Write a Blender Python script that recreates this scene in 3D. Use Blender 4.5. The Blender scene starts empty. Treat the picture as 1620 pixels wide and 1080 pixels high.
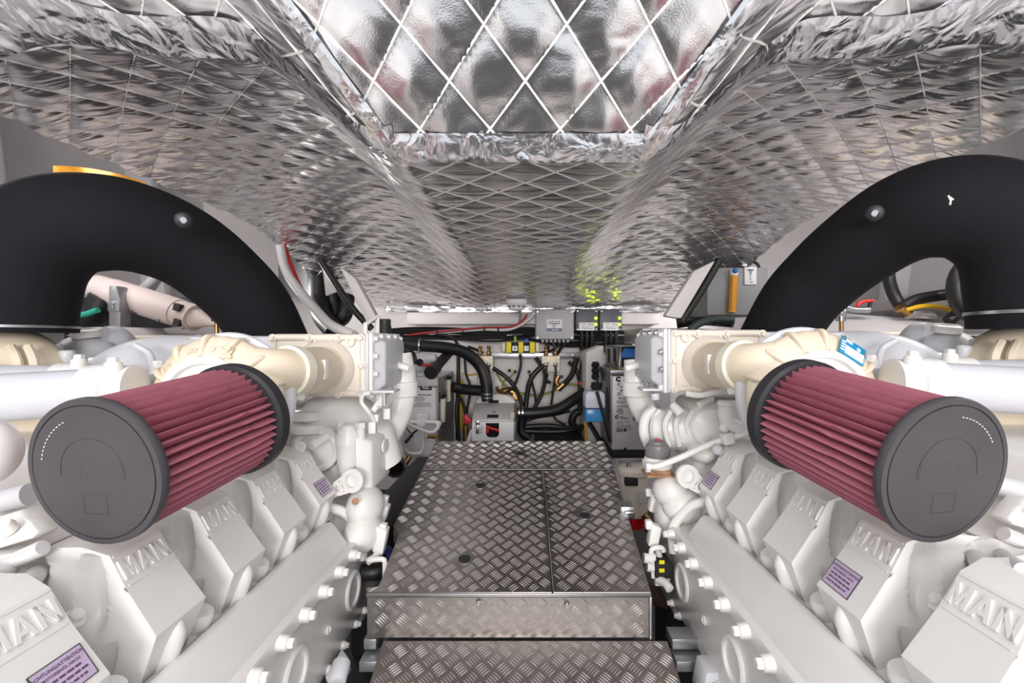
import bpy, bmesh, math, random
from mathutils import Vector, Matrix
random.seed(7)
V = Vector
SC = bpy.context.scene
COL = SC.collection
PI = math.pi

# ------------------------------------------------------------------ camera, world, lights, exposure
F = 720.0                      # focal length in pixels of the 1620 px wide frame (16 mm on 36 mm)
CX, CY = 831.0, 538.0          # vanishing point of the boat's long axis in the photograph
cam = bpy.data.cameras.new('camera')
cam.sensor_width = 36.0
cam.lens = 36.0 * F / 1620.0
cam.shift_x = -(CX - 810.0) / 1620.0
cam.shift_y = (CY - 540.0) / 1620.0
cam.clip_start = 0.02
cam_o = bpy.data.objects.new('camera', cam)
cam_o.rotation_euler = (PI / 2, 0, 0)
COL.objects.link(cam_o)
SC.camera = cam_o

world = bpy.data.worlds.new('daylight_from_the_hatch')
SC.world = world
world.use_nodes = True
wb = world.node_tree.nodes['Background']
wb.inputs[0].default_value = (0.93, 0.96, 1.0, 1)
wb.inputs[1].default_value = 0.85

def area(name, loc, target, size, size_y, power, color=(1, 1, 1)):
    l = bpy.data.lights.new(name, 'AREA')
    l.shape = 'RECTANGLE'
    l.size, l.size_y = size, size_y
    l.energy = power
    l.color = color
    o = bpy.data.objects.new(name, l)
    o.location = loc
    o.rotation_euler = (V(target) - V(loc)).to_track_quat('-Z', 'Y').to_euler()
    COL.objects.link(o)
    return o
area('hatch_light', (0.0, -0.9, 0.85), (0, 1.6, -0.45), 1.8, 0.6, 17, (1.0, 0.98, 0.96))
area('back_wall_fill', (0.0, -4.2, 0.42), (0, 3.4, -0.15), 1.8, 1.0, 140, (1.0, 0.96, 0.93))  # added fill from far behind the camera for back wall and riser
area('side_fill_port', (-1.75, 1.5, 0.75), (-1.4, 1.7, -0.4), 0.12, 1.2, 6, (1.0, 0.97, 0.94))  # added fill hidden above the ceiling edge, no fixture
area('side_fill_starboard', (1.75, 1.5, 0.75), (1.4, 1.7, -0.4), 0.12, 1.2, 11, (1.0, 0.97, 0.94))  # matching added fill on the other side, no fixture
area('back_fill_port', (-1.50, 2.62, 0.25), (-0.1, 3.3, -0.35), 0.12, 0.12, 5, (1.0, 0.97, 0.95))  # added fill hidden behind the left duct, brightens the back wall
area('back_fill_starboard', (1.345, 2.90, 0.31), (0.0, 3.2, -0.35), 0.12, 0.12, 5, (1.0, 0.97, 0.95))  # added fill hidden behind the grey tank, brightens the back wall
SC.view_settings.view_transform = 'Standard'
SC.view_settings.look = 'None'
SC.view_settings.gamma = 1.0
SC.view_settings.use_curve_mapping = False
SC.view_settings.exposure = 0.22

# ------------------------------------------------------------------ materials
def srgb(c):
    return tuple(((x / 255.0) / 12.92 if x / 255.0 <= 0.04045 else ((x / 255.0 + 0.055) / 1.055) ** 2.4) for x in c)

MATS = {}
def mat(name, rgb, rough=0.5, metal=0.0, vary=0.06, vscale=6.0, bump=0.0, bscale=200.0, emit=None, estr=0.0,
        alpha=1.0, transmission=0.0, coat=0.0, rvary=0.0, bdist=0.002, stretch=None):
    m = bpy.data.materials.new(name)
    m.use_nodes = True
    nt = m.node_tree
    b = nt.nodes['Principled BSDF']
    c = srgb(rgb)
    b.inputs['Base Color'].default_value = (*c, 1)
    b.inputs['Roughness'].default_value = rough
    b.inputs['Metallic'].default_value = metal
    if coat:
        b.inputs['Coat Weight'].default_value = coat
        b.inputs['Coat Roughness'].default_value = 0.15
    if transmission:
        b.inputs['Transmission Weight'].default_value = transmission
    if alpha < 1:
        b.inputs['Alpha'].default_value = alpha
    if emit:
        b.inputs['Emission Color'].default_value = (*srgb(emit), 1)
        b.inputs['Emission Strength'].default_value = estr
    tc = nt.nodes.new('ShaderNodeTexCoord')
    src = tc.outputs['Object']
    if stretch:
        mp = nt.nodes.new('ShaderNodeMapping')
        mp.inputs['Scale'].default_value = stretch
        nt.links.new(src, mp.inputs['Vector'])
        src = mp.outputs['Vector']
    if vary or rvary:
        n = nt.nodes.new('ShaderNodeTexNoise')
        n.inputs['Scale'].default_value = vscale
        n.inputs['Detail'].default_value = 4
        nt.links.new(src, n.inputs['Vector'])
        if vary:
            r = nt.nodes.new('ShaderNodeValToRGB')
            r.color_ramp.elements[0].position = 0.3
            r.color_ramp.elements[1].position = 0.7
            r.color_ramp.elements[0].color = (*[x * (1 - vary) for x in c], 1)
            r.color_ramp.elements[1].color = (*[min(1, x * (1 + vary)) for x in c], 1)
            nt.links.new(n.outputs['Fac'], r.inputs['Fac'])
            nt.links.new(r.outputs['Color'], b.inputs['Base Color'])
        if rvary:
            mr = nt.nodes.new('ShaderNodeMapRange')
            mr.inputs['To Min'].default_value = max(0.02, rough - rvary)
            mr.inputs['To Max'].default_value = min(1, rough + rvary)
            nt.links.new(n.outputs['Fac'], mr.inputs['Value'])
            nt.links.new(mr.outputs['Result'], b.inputs['Roughness'])
    if bump:
        n2 = nt.nodes.new('ShaderNodeTexNoise')
        n2.inputs['Scale'].default_value = bscale
        n2.inputs['Detail'].default_value = 3
        nt.links.new(src, n2.inputs['Vector'])
        bp = nt.nodes.new('ShaderNodeBump')
        bp.inputs['Strength'].default_value = bump
        bp.inputs['Distance'].default_value = bdist
        nt.links.new(n2.outputs['Fac'], bp.inputs['Height'])
        nt.links.new(bp.outputs['Normal'], b.inputs['Normal'])
    MATS[name] = m
    return m

PAINT = mat('engine_paint', (232, 229, 226), 0.34, vary=0.03, vscale=5, bump=0.05, bscale=60, coat=0.2)
PAINT_G = mat('engine_paint_grey', (205, 205, 210), 0.4, vary=0.03, vscale=5, bump=0.05, bscale=90)
CREAM = mat('cast_cream', (226, 211, 188), 0.42, vary=0.06, vscale=9, bump=0.12, bscale=120)
CREAM_L = mat('cast_ivory', (228, 218, 206), 0.42, vary=0.05, vscale=9, bump=0.1, bscale=120)
RED_PLEAT = mat('red_filter_cloth', (172, 102, 117), 0.75, vary=0.12, vscale=900, bump=0.35, bscale=1400)
RUBBER = mat('grey_rubber', (64, 61, 65), 0.5, vary=0.08, vscale=14, bump=0.05, bscale=300)
RUBBER_D = mat('dark_rubber', (38, 37, 40), 0.5, vary=0.1, vscale=30)
FOAM = mat('black_duct_lagging', (21, 20, 25), 0.8, vary=0.3, vscale=700, bump=0.5, bscale=420)
FOAM.node_tree.nodes['Principled BSDF'].inputs['Specular IOR Level'].default_value = 0.25
BLACK = mat('black_hose', (24, 24, 25), 0.45, vary=0.15, vscale=60, bump=0.2, bscale=300)
BLACKM = mat('matt_black', (30, 30, 32), 0.8, vary=0.15, vscale=30)
ALU = mat('tread_aluminium', (160, 154, 151), 0.34, metal=1.0, vary=0.10, vscale=7, rvary=0.12, bump=0.08, bscale=220)
ALU_B = mat('tread_bar_lit_aluminium', (226, 222, 220), 0.34, metal=1.0, vary=0.08, vscale=40)  # same metal in a lighter colour, paints in the light on the bars
STEEL = mat('brushed_steel', (172, 172, 174), 0.35, metal=1.0, vary=0.06, vscale=30)
CHROME = mat('bright_bolt_metal', (205, 208, 212), 0.2, metal=1.0, vary=0.04)
BRASS = mat('brass', (176, 140, 90), 0.35, metal=1.0, vary=0.1, vscale=40)
WALL = mat('white_gelcoat', (224, 219, 218), 0.5, vary=0.05, vscale=3, bump=0.1, bscale=25)
HULL = mat('grey_gelcoat', (190, 186, 188), 0.5, vary=0.06, vscale=3, bump=0.1, bscale=25)
DARK = mat('dark_bilge', (52, 50, 51), 0.7, vary=0.25, vscale=5, bump=0.2, bscale=30)
CAB = mat('cabinet_paint', (214, 211, 212), 0.4, vary=0.03, vscale=5, bump=0.06, bscale=300)
CAB_G = mat('cabinet_side_steel', (150, 150, 152), 0.35, metal=0.6, vary=0.06, vscale=6)
BOXG = mat('grey_plastic_box', (186, 184, 190), 0.5, vary=0.03)
BOXD = mat('slate_plastic_box', (88, 88, 100), 0.45, vary=0.05)
WHITE = mat('white_label', (236, 234, 236), 0.5, vary=0.02)
INK = mat('black_ink', (40, 36, 42), 0.6, vary=0.02)
INK_W = mat('white_ink', (235, 235, 235), 0.6, vary=0.02)
PURPLE = mat('lilac_label', (196, 178, 204), 0.45, vary=0.05, vscale=40)
INK_P = mat('purple_ink', (104, 72, 104), 0.6, vary=0.02)
BLUE_L = mat('blue_label', (20, 140, 190), 0.4, vary=0.08, vscale=40)
NAVY = mat('navy_label', (50, 58, 110), 0.4, vary=0.04)
BLUE_T = mat('blue_tape', (38, 120, 205), 0.5, vary=0.05)
YELLOW = mat('yellow_plastic', (236, 220, 20), 0.5, vary=0.04)
YELLOW_D = mat('amber_label', (225, 175, 30), 0.5, vary=0.05)
RED = mat('red_plastic', (212, 36, 36), 0.45, vary=0.06)
WHITEHOSE = mat('white_conduit', (216, 212, 212), 0.5, vary=0.04)
GREEN_W = mat('green_yellow_wire', (140, 140, 50), 0.5, vary=0.4, vscale=90)
FLUID_B = mat('blue_coolant', (70, 150, 205), 0.25, vary=0.05)
BOTTLE = mat('milky_plastic', (222, 228, 240), 0.4, vary=0.03)
AMBER = mat('amber_fluid', (222, 150, 14), 0.25, vary=0.1, vscale=30)
ORANGE = mat('orange_fabric', (226, 160, 44), 0.5, vary=0.15, vscale=30)
GLASS = mat('sight_glass', (250, 250, 250), 0.05, vary=0.0, transmission=1.0)
LED = mat('lit_led', (240, 255, 40), 0.4, vary=0, emit=(225, 255, 20), estr=22)
THREAD = mat('white_thread', (226, 222, 218), 0.8, vary=0.05, vscale=200, bump=0.4, bscale=1500)
RUST = mat('rusty_gasket', (170, 128, 98), 0.7, vary=0.3, vscale=40)
TEAL = mat('teal_print', (40, 150, 130), 0.6, vary=0.1)
CERAM = mat('ivory_cover', (232, 224, 205), 0.5, vary=0.03)

def foil_material(name, rough, crinkle, tint=(226, 224, 226), cs=(9, 26, 20), fine=0.25):
    m = bpy.data.materials.new(name)
    m.use_nodes = True
    nt = m.node_tree
    b = nt.nodes['Principled BSDF']
    b.inputs['Base Color'].default_value = (*srgb(tint), 1)
    b.inputs['Metallic'].default_value = 1.0
    b.inputs['Roughness'].default_value = rough
    tc = nt.nodes.new('ShaderNodeTexCoord')
    mp = nt.nodes.new('ShaderNodeMapping')
    mp.inputs['Scale'].default_value = cs
    nt.links.new(tc.outputs['Object'], mp.inputs['Vector'])
    n1 = nt.nodes.new('ShaderNodeTexNoise')
    n1.inputs['Scale'].default_value = 1.0
    n1.inputs['Detail'].default_value = 2.5
    n1.inputs['Roughness'].default_value = 0.45
    n1.inputs['Distortion'].default_value = 0.6
    nt.links.new(mp.outputs['Vector'], n1.inputs['Vector'])
    b1 = nt.nodes.new('ShaderNodeBump')
    b1.inputs['Strength'].default_value = crinkle
    b1.inputs['Distance'].default_value = 0.03
    nt.links.new(n1.outputs['Fac'], b1.inputs['Height'])
    n2 = nt.nodes.new('ShaderNodeTexNoise')
    n2.inputs['Scale'].default_value = 330.0
    nt.links.new(tc.outputs['Object'], n2.inputs['Vector'])
    b2 = nt.nodes.new('ShaderNodeBump')
    b2.inputs['Strength'].default_value = fine
    b2.inputs['Distance'].default_value = 0.0012
    nt.links.new(n2.outputs['Fac'], b2.inputs['Height'])
    nt.links.new(b1.outputs['Normal'], b2.inputs['Normal'])
    nt.links.new(b2.outputs['Normal'], b.inputs['Normal'])
    return m
FOIL = foil_material('quilted_foil', 0.27, 0.5, (246, 244, 246), cs=(3.0, 24, 8))
FOIL2 = foil_material('soft_foil_panel', 0.22, 0.30, (240, 239, 241), cs=(7, 6, 6), fine=0.18)
TAPE = foil_material('crinkled_foil_tape', 0.24, 0.5, (236, 236, 240), (20, 20, 20), 0.1)

# ------------------------------------------------------------------ geometry helpers
def W(px, py, d):
    """point seen at pixel (px, py) of the photograph at depth d metres along the boat"""
    return V(((px - CX) / F * d, d, (CY - py) / F * d))

def frame(axis, hint=None):
    z = V(axis).normalized()
    h = V(hint) if hint is not None else (V((0, 0, 1)) if abs(z.z) < 0.9 else V((1, 0, 0)))
    x = h.cross(z)
    if x.length < 1e-6:
        x = V((1, 0, 0)).cross(z)
    x.normalize()
    y = z.cross(x)
    return x, y, z

ORG = {}
class MB:
    def __init__(self, xf=None):
        self.v, self.f, self.xf = [], [], xf
    def add(self, vs, fs):
        o = len(self.v)
        self.v += [V(p) for p in vs]
        self.f += [tuple(i + o for i in f) for f in fs]
        return self
    def hexa(self, p):
        return self.add(p, [(0, 1, 2, 3), (7, 6, 5, 4), (0, 4, 5, 1), (1, 5, 6, 2), (2, 6, 7, 3), (3, 7, 4, 0)])
    def box(self, lo, hi):
        (a, b, c), (d, e, f) = lo, hi
        return self.hexa([(a, b, c), (d, b, c), (d, e, c), (a, e, c), (a, b, f), (d, b, f), (d, e, f), (a, e, f)])
    def obox(self, c, ex, ey, ez):
        c, ex, ey, ez = V(c), V(ex), V(ey), V(ez)
        return self.hexa([c - ex - ey - ez, c + ex - ey - ez, c + ex + ey - ez, c - ex + ey - ez,
                          c - ex - ey + ez, c + ex - ey + ez, c + ex + ey + ez, c - ex + ey + ez])
    def prism(self, poly, vec):
        n = len(poly)
        p = [V(q) for q in poly]
        vec = V(vec)
        return self.add(p + [q + vec for q in p],
                        [tuple(range(n)), tuple(range(2 * n - 1, n - 1, -1))] +
                        [(i, (i + 1) % n, (i + 1) % n + n, i + n) for i in range(n)])
    def lathe(self, prof, p0, axis, n=24, hint=None):
        """prof: list of (r, t) along the axis, closed at both ends when r is 0 or by a cap"""
        x, y, z = frame(axis, hint)
        p0 = V(p0)
        vs, fs = [], []
        for r, t in prof:
            for i in range(n):
                a = 2 * PI * i / n
                vs.append(p0 + z * t + (x * math.cos(a) + y * math.sin(a)) * r)
        for k in range(len(prof) - 1):
            for i in range(n):
                j = (i + 1) % n
                fs.append((k * n + i, k * n + j, (k + 1) * n + j, (k + 1) * n + i))
        if prof[0][0] > 1e-6:
            fs.append(tuple(range(n - 1, -1, -1)))
        if prof[-1][0] > 1e-6:
            fs.append(tuple(range((len(prof) - 1) * n, len(prof) * n)))
        return self.add(vs, fs)
    def cyl(self, p0, p1, r, r1=None, n=16):
        p0, p1 = V(p0), V(p1)
        L = (p1 - p0).length
        return self.lathe([(r, 0), (r if r1 is None else r1, L)], p0, p1 - p0, n)
    def tube(self, pts, r, n=10, caps=True, closed=False, samples=0):
        pts = [V(p) for p in pts]
        rs = list(r) if isinstance(r, (list, tuple)) else [r] * len(pts)
        if samples:
            pts, rs = spline(pts, rs, samples, closed)
        m = len(pts)
        T = []
        for i in range(m):
            if closed:
                t = pts[(i + 1) % m] - pts[i - 1]
            else:
                t = pts[min(i + 1, m - 1)] - pts[max(i - 1, 0)]
            T.append(t.normalized() if t.length > 1e-9 else V((0, 0, 1)))
        x, y, z = frame(T[0])
        vs, fs = [], []
        for i in range(m):
            if i:
                q = T[i - 1].rotation_difference(T[i])
                x = q @ x
            xx = (x - T[i] * x.dot(T[i])).normalized()
            yy = T[i].cross(xx)
            for k in range(n):
                a = 2 * PI * k / n
                vs.append(pts[i] + (xx * math.cos(a) + yy * math.sin(a)) * rs[i])
        for i in range(m if closed else m - 1):
            i2 = (i + 1) % m
            for k in range(n):
                k2 = (k + 1) % n
                fs.append((i * n + k, i * n + k2, i2 * n + k2, i2 * n + k))
        if caps and not closed:
            fs.append(tuple(range(n - 1, -1, -1)))
            fs.append(tuple(range((m - 1) * n, m * n)))
        return self.add(vs, fs)
    def ball(self, c, rx, ry=None, rz=None, n=20, m=12, fr=None, lo=-1.0):
        ry = rx if ry is None else ry
        rz = rx if rz is None else rz
        c = V(c)
        X, Y, Z = fr if fr else (V((1, 0, 0)), V((0, 1, 0)), V((0, 0, 1)))
        vs, fs = [], []
        a0 = math.asin(max(-1, lo))
        rows = []
        for k in range(m + 1):
            a = a0 + (PI / 2 - a0) * k / m
            ca, sa = math.cos(a), math.sin(a)
            for i in range(n):
                b = 2 * PI * i / n
                vs.append(c + X * (rx * ca * math.cos(b)) + Y * (ry * ca * math.sin(b)) + Z * (rz * sa))
        for k in range(m):
            for i in range(n):
                j = (i + 1) % n
                fs.append((k * n + i, k * n + j, (k + 1) * n + j, (k + 1) * n + i))
        if lo > -1:
            fs.append(tuple(range(n - 1, -1, -1)))
        return self.add(vs, fs)
    def grid(self, fn, nu, nv):
        vs = [fn(i / nu, j / nv) for j in range(nv + 1) for i in range(nu + 1)]
        fs = [(j * (nu + 1) + i, j * (nu + 1) + i + 1, (j + 1) * (nu + 1) + i + 1, (j + 1) * (nu + 1) + i)
              for j in range(nv) for i in range(nu)]
        return self.add(vs, fs)
    def mesh(self, name, m, origin=V((0, 0, 0)), bevel=0.0, seg=2, angle=34, merge=True, bev_angle=28):
        me = bpy.data.meshes.new(name)
        bm = bmesh.new()
        xf = self.xf
        vv = [bm.verts.new((V(xf(p)) if xf else p) - origin) for p in self.v]
        for f in self.f:
            try:
                bm.faces.new([vv[i] for i in f])
            except ValueError:
                pass
        if merge:
            bmesh.ops.remove_doubles(bm, verts=bm.verts, dist=1e-6)
        bmesh.ops.recalc_face_normals(bm, faces=bm.faces)
        if bevel:
            es = [e for e in bm.edges if len(e.link_faces) == 2 and e.calc_face_angle(0) > math.radians(bev_angle)]
            bmesh.ops.bevel(bm, geom=es, offset=bevel, segments=seg, profile=0.5, affect='EDGES', clamp_overlap=True)
        for f in bm.faces:
            f.smooth = True
        bm.to_mesh(me)
        bm.free()
        me.set_sharp_from_angle(angle=math.radians(angle))
        me.materials.append(m)
        return me
    def build(self, name, m, parent=None, bevel=0.0, seg=2, angle=34, label=None, merge=True):
        if parent is not None:
            origin = ORG[parent]
        else:
            pts = [V(self.xf(p)) if self.xf else p for p in self.v]
            lo = [min(p[k] for p in pts) for k in range(3)]
            hi = [max(p[k] for p in pts) for k in range(3)]
            origin = V(((lo[0] + hi[0]) / 2, (lo[1] + hi[1]) / 2, lo[2]))
        me = self.mesh(name, m, origin, bevel, seg, angle, merge)
        o = bpy.data.objects.new(name, me)
        COL.objects.link(o)
        ORG[o] = origin
        if parent is not None:
            o.parent = parent
        else:
            o.location = origin
        if label:
            o['label'] = label
        return o

def spline(pts, rs, k, closed=False):
    n = len(pts)
    out, ro = [], []
    segs = n if closed else n - 1
    for i in range(segs):
        if closed:
            a, b, c, d = pts[i - 1], pts[i], pts[(i + 1) % n], pts[(i + 2) % n]
            r0, r1 = rs[i], rs[(i + 1) % n]
        else:
            b, c = pts[i], pts[i + 1]
            a = pts[i - 1] if i else b * 2 - c
            d = pts[i + 2] if i + 2 < n else c * 2 - b
            r0, r1 = rs[i], rs[i + 1]
        for s in range(k):
            t = s / k
            out.append(0.5 * ((2 * b) + (c - a) * t + (2 * a - 5 * b + 4 * c - d) * t * t + (3 * b - a - 3 * c + d) * t ** 3))
            ro.append(r0 + (r1 - r0) * t)
    if not closed:
        out.append(pts[-1])
        ro.append(rs[-1])
    return out, ro

def thing(name, loc, label, cat, group=None):
    o = bpy.data.objects.new(name, None)
    o.empty_display_size = 0.05
    o.location = loc
    COL.objects.link(o)
    ORG[o] = V(loc)
    tag(o, label, cat, group)
    return o
def tag(o, label, cat, group=None):
    o['label'] = label
    o['category'] = cat
    if group:
        o['group'] = group
    return o
def struct(o):
    o['kind'] = 'structure'
    return o
def stuff(o):
    o['kind'] = 'stuff'
    return o
def placed(name, me, parent, loc, axis=(0, 0, 1), hint=None, scale=1.0):
    """one more object on shared mesh data, its local +Z turned to axis"""
    o = bpy.data.objects.new(name, me)
    COL.objects.link(o)
    o.parent = parent
    x, y, z = frame(axis, hint)
    M = Matrix((x, y, z)).transposed().to_4x4()
    M.translation = V(loc) - ORG[parent]
    o.matrix_local = M @ Matrix.Scale(scale, 4)
    ORG[o] = ORG[parent]
    return o

def text_geo(s, size, bold=0.0, align='CENTER', depth=0.0):
    cu = bpy.data.curves.new('t', 'FONT')
    cu.body = s
    cu.size = size
    cu.align_x = align
    cu.align_y = 'CENTER'
    cu.offset = bold
    cu.extrude = depth
    cu.resolution_u = 2
    o = bpy.data.objects.new('t', cu)
    COL.objects.link(o)
    dg = bpy.context.evaluated_depsgraph_get()
    me = bpy.data.meshes.new_from_object(o.evaluated_get(dg))
    vs = [v.co.copy() for v in me.vertices]
    fs = [tuple(p.vertices) for p in me.polygons]
    bpy.data.objects.remove(o)
    bpy.data.curves.remove(cu)
    bpy.data.meshes.remove(me)
    return vs, fs
def put_text(mb, s, size, c, right, up, bold=0.0, align='CENTER', depth=0.0):
    """writing laid on a surface; right/up span it"""
    vs, fs = text_geo(s, size, bold, align, depth)
    right, up = V(right).normalized(), V(up).normalized()
    n = right.cross(up)
    mb.add([V(c) + right * v.x + up * v.y + n * v.z for v in vs], fs)
    return mb

# shared small hardware (local +Z is the way the head points)
HEXB = MB().lathe([(0.0115, 0), (0.0115, 0.003), (0.009, 0.0035)], (0, 0, 0), (0, 0, 1), 16).lathe(
    [(0.008, 0.002), (0.008, 0.010), (0.0065, 0.0115)], (0, 0, 0), (0, 0, 1), 6)
BOLT_W = HEXB.mesh('bolt', PAINT)
BOLT_C = HEXB.mesh('bolt', CREAM_L)
BOLT_S = HEXB.mesh('bolt', CHROME)
LUG = MB().lathe([(0.0135, 0), (0.012, 0.007), (0.0115, 0.013), (0.0095, 0.0145)], (0, 0, 0), (0, 0, 1), 14)
LUG.lathe([(0.0080, 0.013), (0.0080, 0.021), (0.0065, 0.023)], (0, 0, 0), (0, 0, 1), 6)
LUG_W = LUG.mesh('boss_bolt', PAINT)
HOLE_M = MB().lathe([(0.0125, 0), (0.0125, 0.004), (0.0115, 0.005), (0.006, 0.005), (0.005, 0.001), (0.0, 0.001)], (0, 0, 0), (0, 0, 1), 18)
EYELET = HOLE_M.mesh('eyelet', CREAM_L)
EYELET_W = HOLE_M.mesh('eyelet', PAINT)
SCREW_M = MB().lathe([(0.006, 0), (0.006, 0.001), (0.0045, 0.003), (0.0, 0.0035)], (0, 0, 0), (0, 0, 1), 12)
SCREW = SCREW_M.mesh('screw', STEEL)

# ------------------------------------------------------------------ the room
FL = -1.12
floor = struct(MB().box((-2.6, -0.2, FL - 0.05), (2.6, 3.6, FL)).build('floor', DARK))
wb_ = MB()
ZB = 3.42
wb_.box((-2.6, ZB, FL), (2.6, ZB + 0.06, 1.2))
wall_back = struct(wb_.build('wall_back', WALL))
# hull sides lean outwards as they rise
for s, nm in ((-1, 'wall_left'), (1, 'wall_right')):
    m = MB()
    m.prism([(s * 1.9, -0.2, FL), (s * 2.25, -0.2, -0.1), (s * 2.45, -0.2, 1.2), (s * 2.55, -0.2, 1.2), (s * 2.35, -0.2, -0.1), (s * 2.0, -0.2, FL)], (0, 3.7, 0))
    w = struct(m.build(nm, HULL))
    # stringer and frames moulded on the hull
    t = MB()
    t.prism([(s * 2.10, -0.1, 0.17), (s * 2.10, -0.1, 0.24), (s * 2.30, -0.1, 0.27), (s * 2.30, -0.1, 0.13)], (0, 3.5, 0))
    t.build('stringer', HULL, w, bevel=0.012)
    for y in (1.9, 2.75):
        t = MB()
        t.prism([(s * 2.12, y, -0.2), (s * 2.28, y, 1.1), (s * 2.45, y, 1.1), (s * 2.30, y, -0.2)], (0, 0.06, 0))
        t.build('hull_frame', HULL, w, bevel=0.008)
# deck head above everything, hidden by the foil
deck = struct(MB().box((-2.6, 0.1, 1.2), (2.6, 3.6, 1.24)).build('trim_1', HULL))

# ------------------------------------------------------------------ quilted foil ceiling
Z0 = 0.895
XC = -0.012
Q = 0.1315
def smooth(t):
    t = max(0.0, min(1.0, t))
    return t * t * (3 - 2 * t)
def ceil_h(X, Y):
    x = abs(X - XC)
    near = max(0.0, Z0 - Y)
    hc = 0.365 - 0.135 * smooth((Y - 2.1) / 1.2)
    hs = 0.555 - 0.315 * smooth((Y - 1.9) / 1.5)
    w = 0.222
    if near > 0:
        hc += near * 0.80
        hs += near * 0.42
        w += near * 0.62
    w2 = w + 0.30 - 0.10 * smooth(near / 0.2)
    t = (x - w) / (w2 - w)
    h = hc + (hs - hc) * smooth(t)
    if t > 1:
        q = (x - w2) / (1.25 - w2)
        h += 0.035 * math.sin(PI * min(1, q)) - 0.02 * q
    return h
def puff(X, Y):
    a = ((X + Y) / Q) % 1.0
    b = ((X - Y) / Q) % 1.0
    p = (math.sin(PI * a) * math.sin(PI * b)) ** 0.5
    n = 0.5 + 0.5 * math.sin(X * 41 + 3 * math.sin(Y * 23)) * math.sin(Y * 57 + 2 * math.sin(X * 31))
    k = 1.0 if abs(X) > 0.24 or Y < Z0 else 0.45
    return p * (0.0065 + 0.004 * n) * k
EDGE = 1.245
Y_NEAR, Y_FAR = 0.30, 3.40
def cpt(X, Y):
    return V((X, Y, ceil_h(X, Y) - puff(X, Y)))
cm = MB()
ys = []
y = Y_NEAR
while y < Y_FAR:
    ys.append(y)
    y += 0.0085 if y < 1.6 else 0.014
ys.append(Y_FAR)
nx = 290
def edge_at(Y):
    return EDGE - 0.15 * smooth((Y - 2.75) / 0.7)
vs = [cpt(-edge_at(Y) + 2 * edge_at(Y) * i / nx, Y) for Y in ys for i in range(nx + 1)]
fs = [(j * (nx + 1) + i, j * (nx + 1) + i + 1, (j + 1) * (nx + 1) + i + 1, (j + 1) * (nx + 1) + i) for j in range(len(ys) - 1) for i in range(nx)]
cm.add(vs, fs)
ceiling = struct(cm.build('ceiling', FOIL, angle=60, merge=False))
ceiling.data.materials.append(FOIL2)
for p in ceiling.data.polygons:
    c = p.center + ORG[ceiling]
    if c.y < Z0 and abs(c.x - XC) < 0.23 + (Z0 - c.y) * 0.62:
        p.material_index = 1
# stitching follows the diamonds
st = MB()
def stitch(x0, y0, dx):
    pts, rr = [], []
    n = int(3.2 / 0.02)
    for k in range(n + 1):
        X, Y = x0 + dx * 0.02 * k, y0 + 0.02 * k
        if Y > 3.36 or abs(X) > edge_at(Y):
            if len(pts) > 2:
                st.tube(pts, rr, 4, caps=False)
            pts, rr = [], []
            continue
        pts.append(V((X, Y, ceil_h(X, Y) - 0.0012)))
        near = 1.0 if Y > Z0 else 1.5
        rr.append(0.0015 * near * (1 + 0.3 * (k % 2)))
    if len(pts) > 2:
        st.tube(pts, rr, 4, caps=False)
for k in range(-40, 41):
    y0 = Y_NEAR + 0.02
    # X + Y = k*Q  and  X - Y = k*Q
    stitch(k * Q - y0, y0, -1)
    stitch(k * Q + y0, y0, 1)
stuff(st.build('stitching', THREAD, ceiling, merge=False))
# crinkled tape over the seams
def tape(fn, n, wd, name='foil_tape'):
    m = MB()
    cols = 7
    vs = []
    for i in range(n + 1):
        c, side = fn(i / n)
        for j in range(cols):
            q = (j / (cols - 1) - 0.5) * wd
            X, Y = c[0] + side[0] * q, c[1] + side[1] * q
            e = 0.004 if 0 < j < cols - 1 else 0.001
            vs.append(V((X, Y, ceil_h(X, Y) - 0.009 - 0.6 * e * random.random() - e)))
    m.add(vs, [(i * cols + j, i * cols + j + 1, (i + 1) * cols + j + 1, (i + 1) * cols + j) for i in range(n) for j in range(cols - 1)])
    return m.build(name, TAPE, ceiling, angle=20, merge=False)
tape(lambda t: ((XC - 0.245 + 0.49 * t, Z0 - 0.014), (0, 1)), 60, 0.055)
for s in (-1, 1):
    tape(lambda t, s=s: ((XC + s * (0.235 + 1.02 * t), Z0 - 0.012 - 0.03 * smooth(t * 1.6) + 0.012 * math.sin(t * 17)), (0, 1)), 130, 0.085)
    tape(lambda t, s=s: ((XC + s * (0.238 + 0.62 * 0.33 * t), Z0 - 0.33 * t), (1, 0)), 50, 0.04)

# foil return at the far end and the white beam below it
beam = struct(MB().prism([(-0.86, 3.30, 0.205), (0.98, 3.30, 0.205), (0.98, 3.30, 0.115), (-0.86, 3.30, 0.115)], (0, 0.12, 0)).build('trim_2', WALL, bevel=0.01))
fr = MB()
for i in range(30):
    a = -0.95 + 1.0 * i / 29
tp = MB()
cols = 6
N = 70
vs = []
for i in range(N + 1):
    X = -1.0 + 2.05 * i / N
    for j in range(cols):
        vs.append(V((X, 3.27 + 0.006 * random.random(), 0.245 - 0.045 * j / (cols - 1) + 0.004 * random.random())))
tp.add(vs, [(i * cols + j, i * cols + j + 1, (i + 1) * cols + j + 1, (i + 1) * cols + j) for i in range(N) for j in range(cols - 1)])
tp.build('foil_tape', FOIL, ceiling, angle=15, merge=False)
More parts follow.
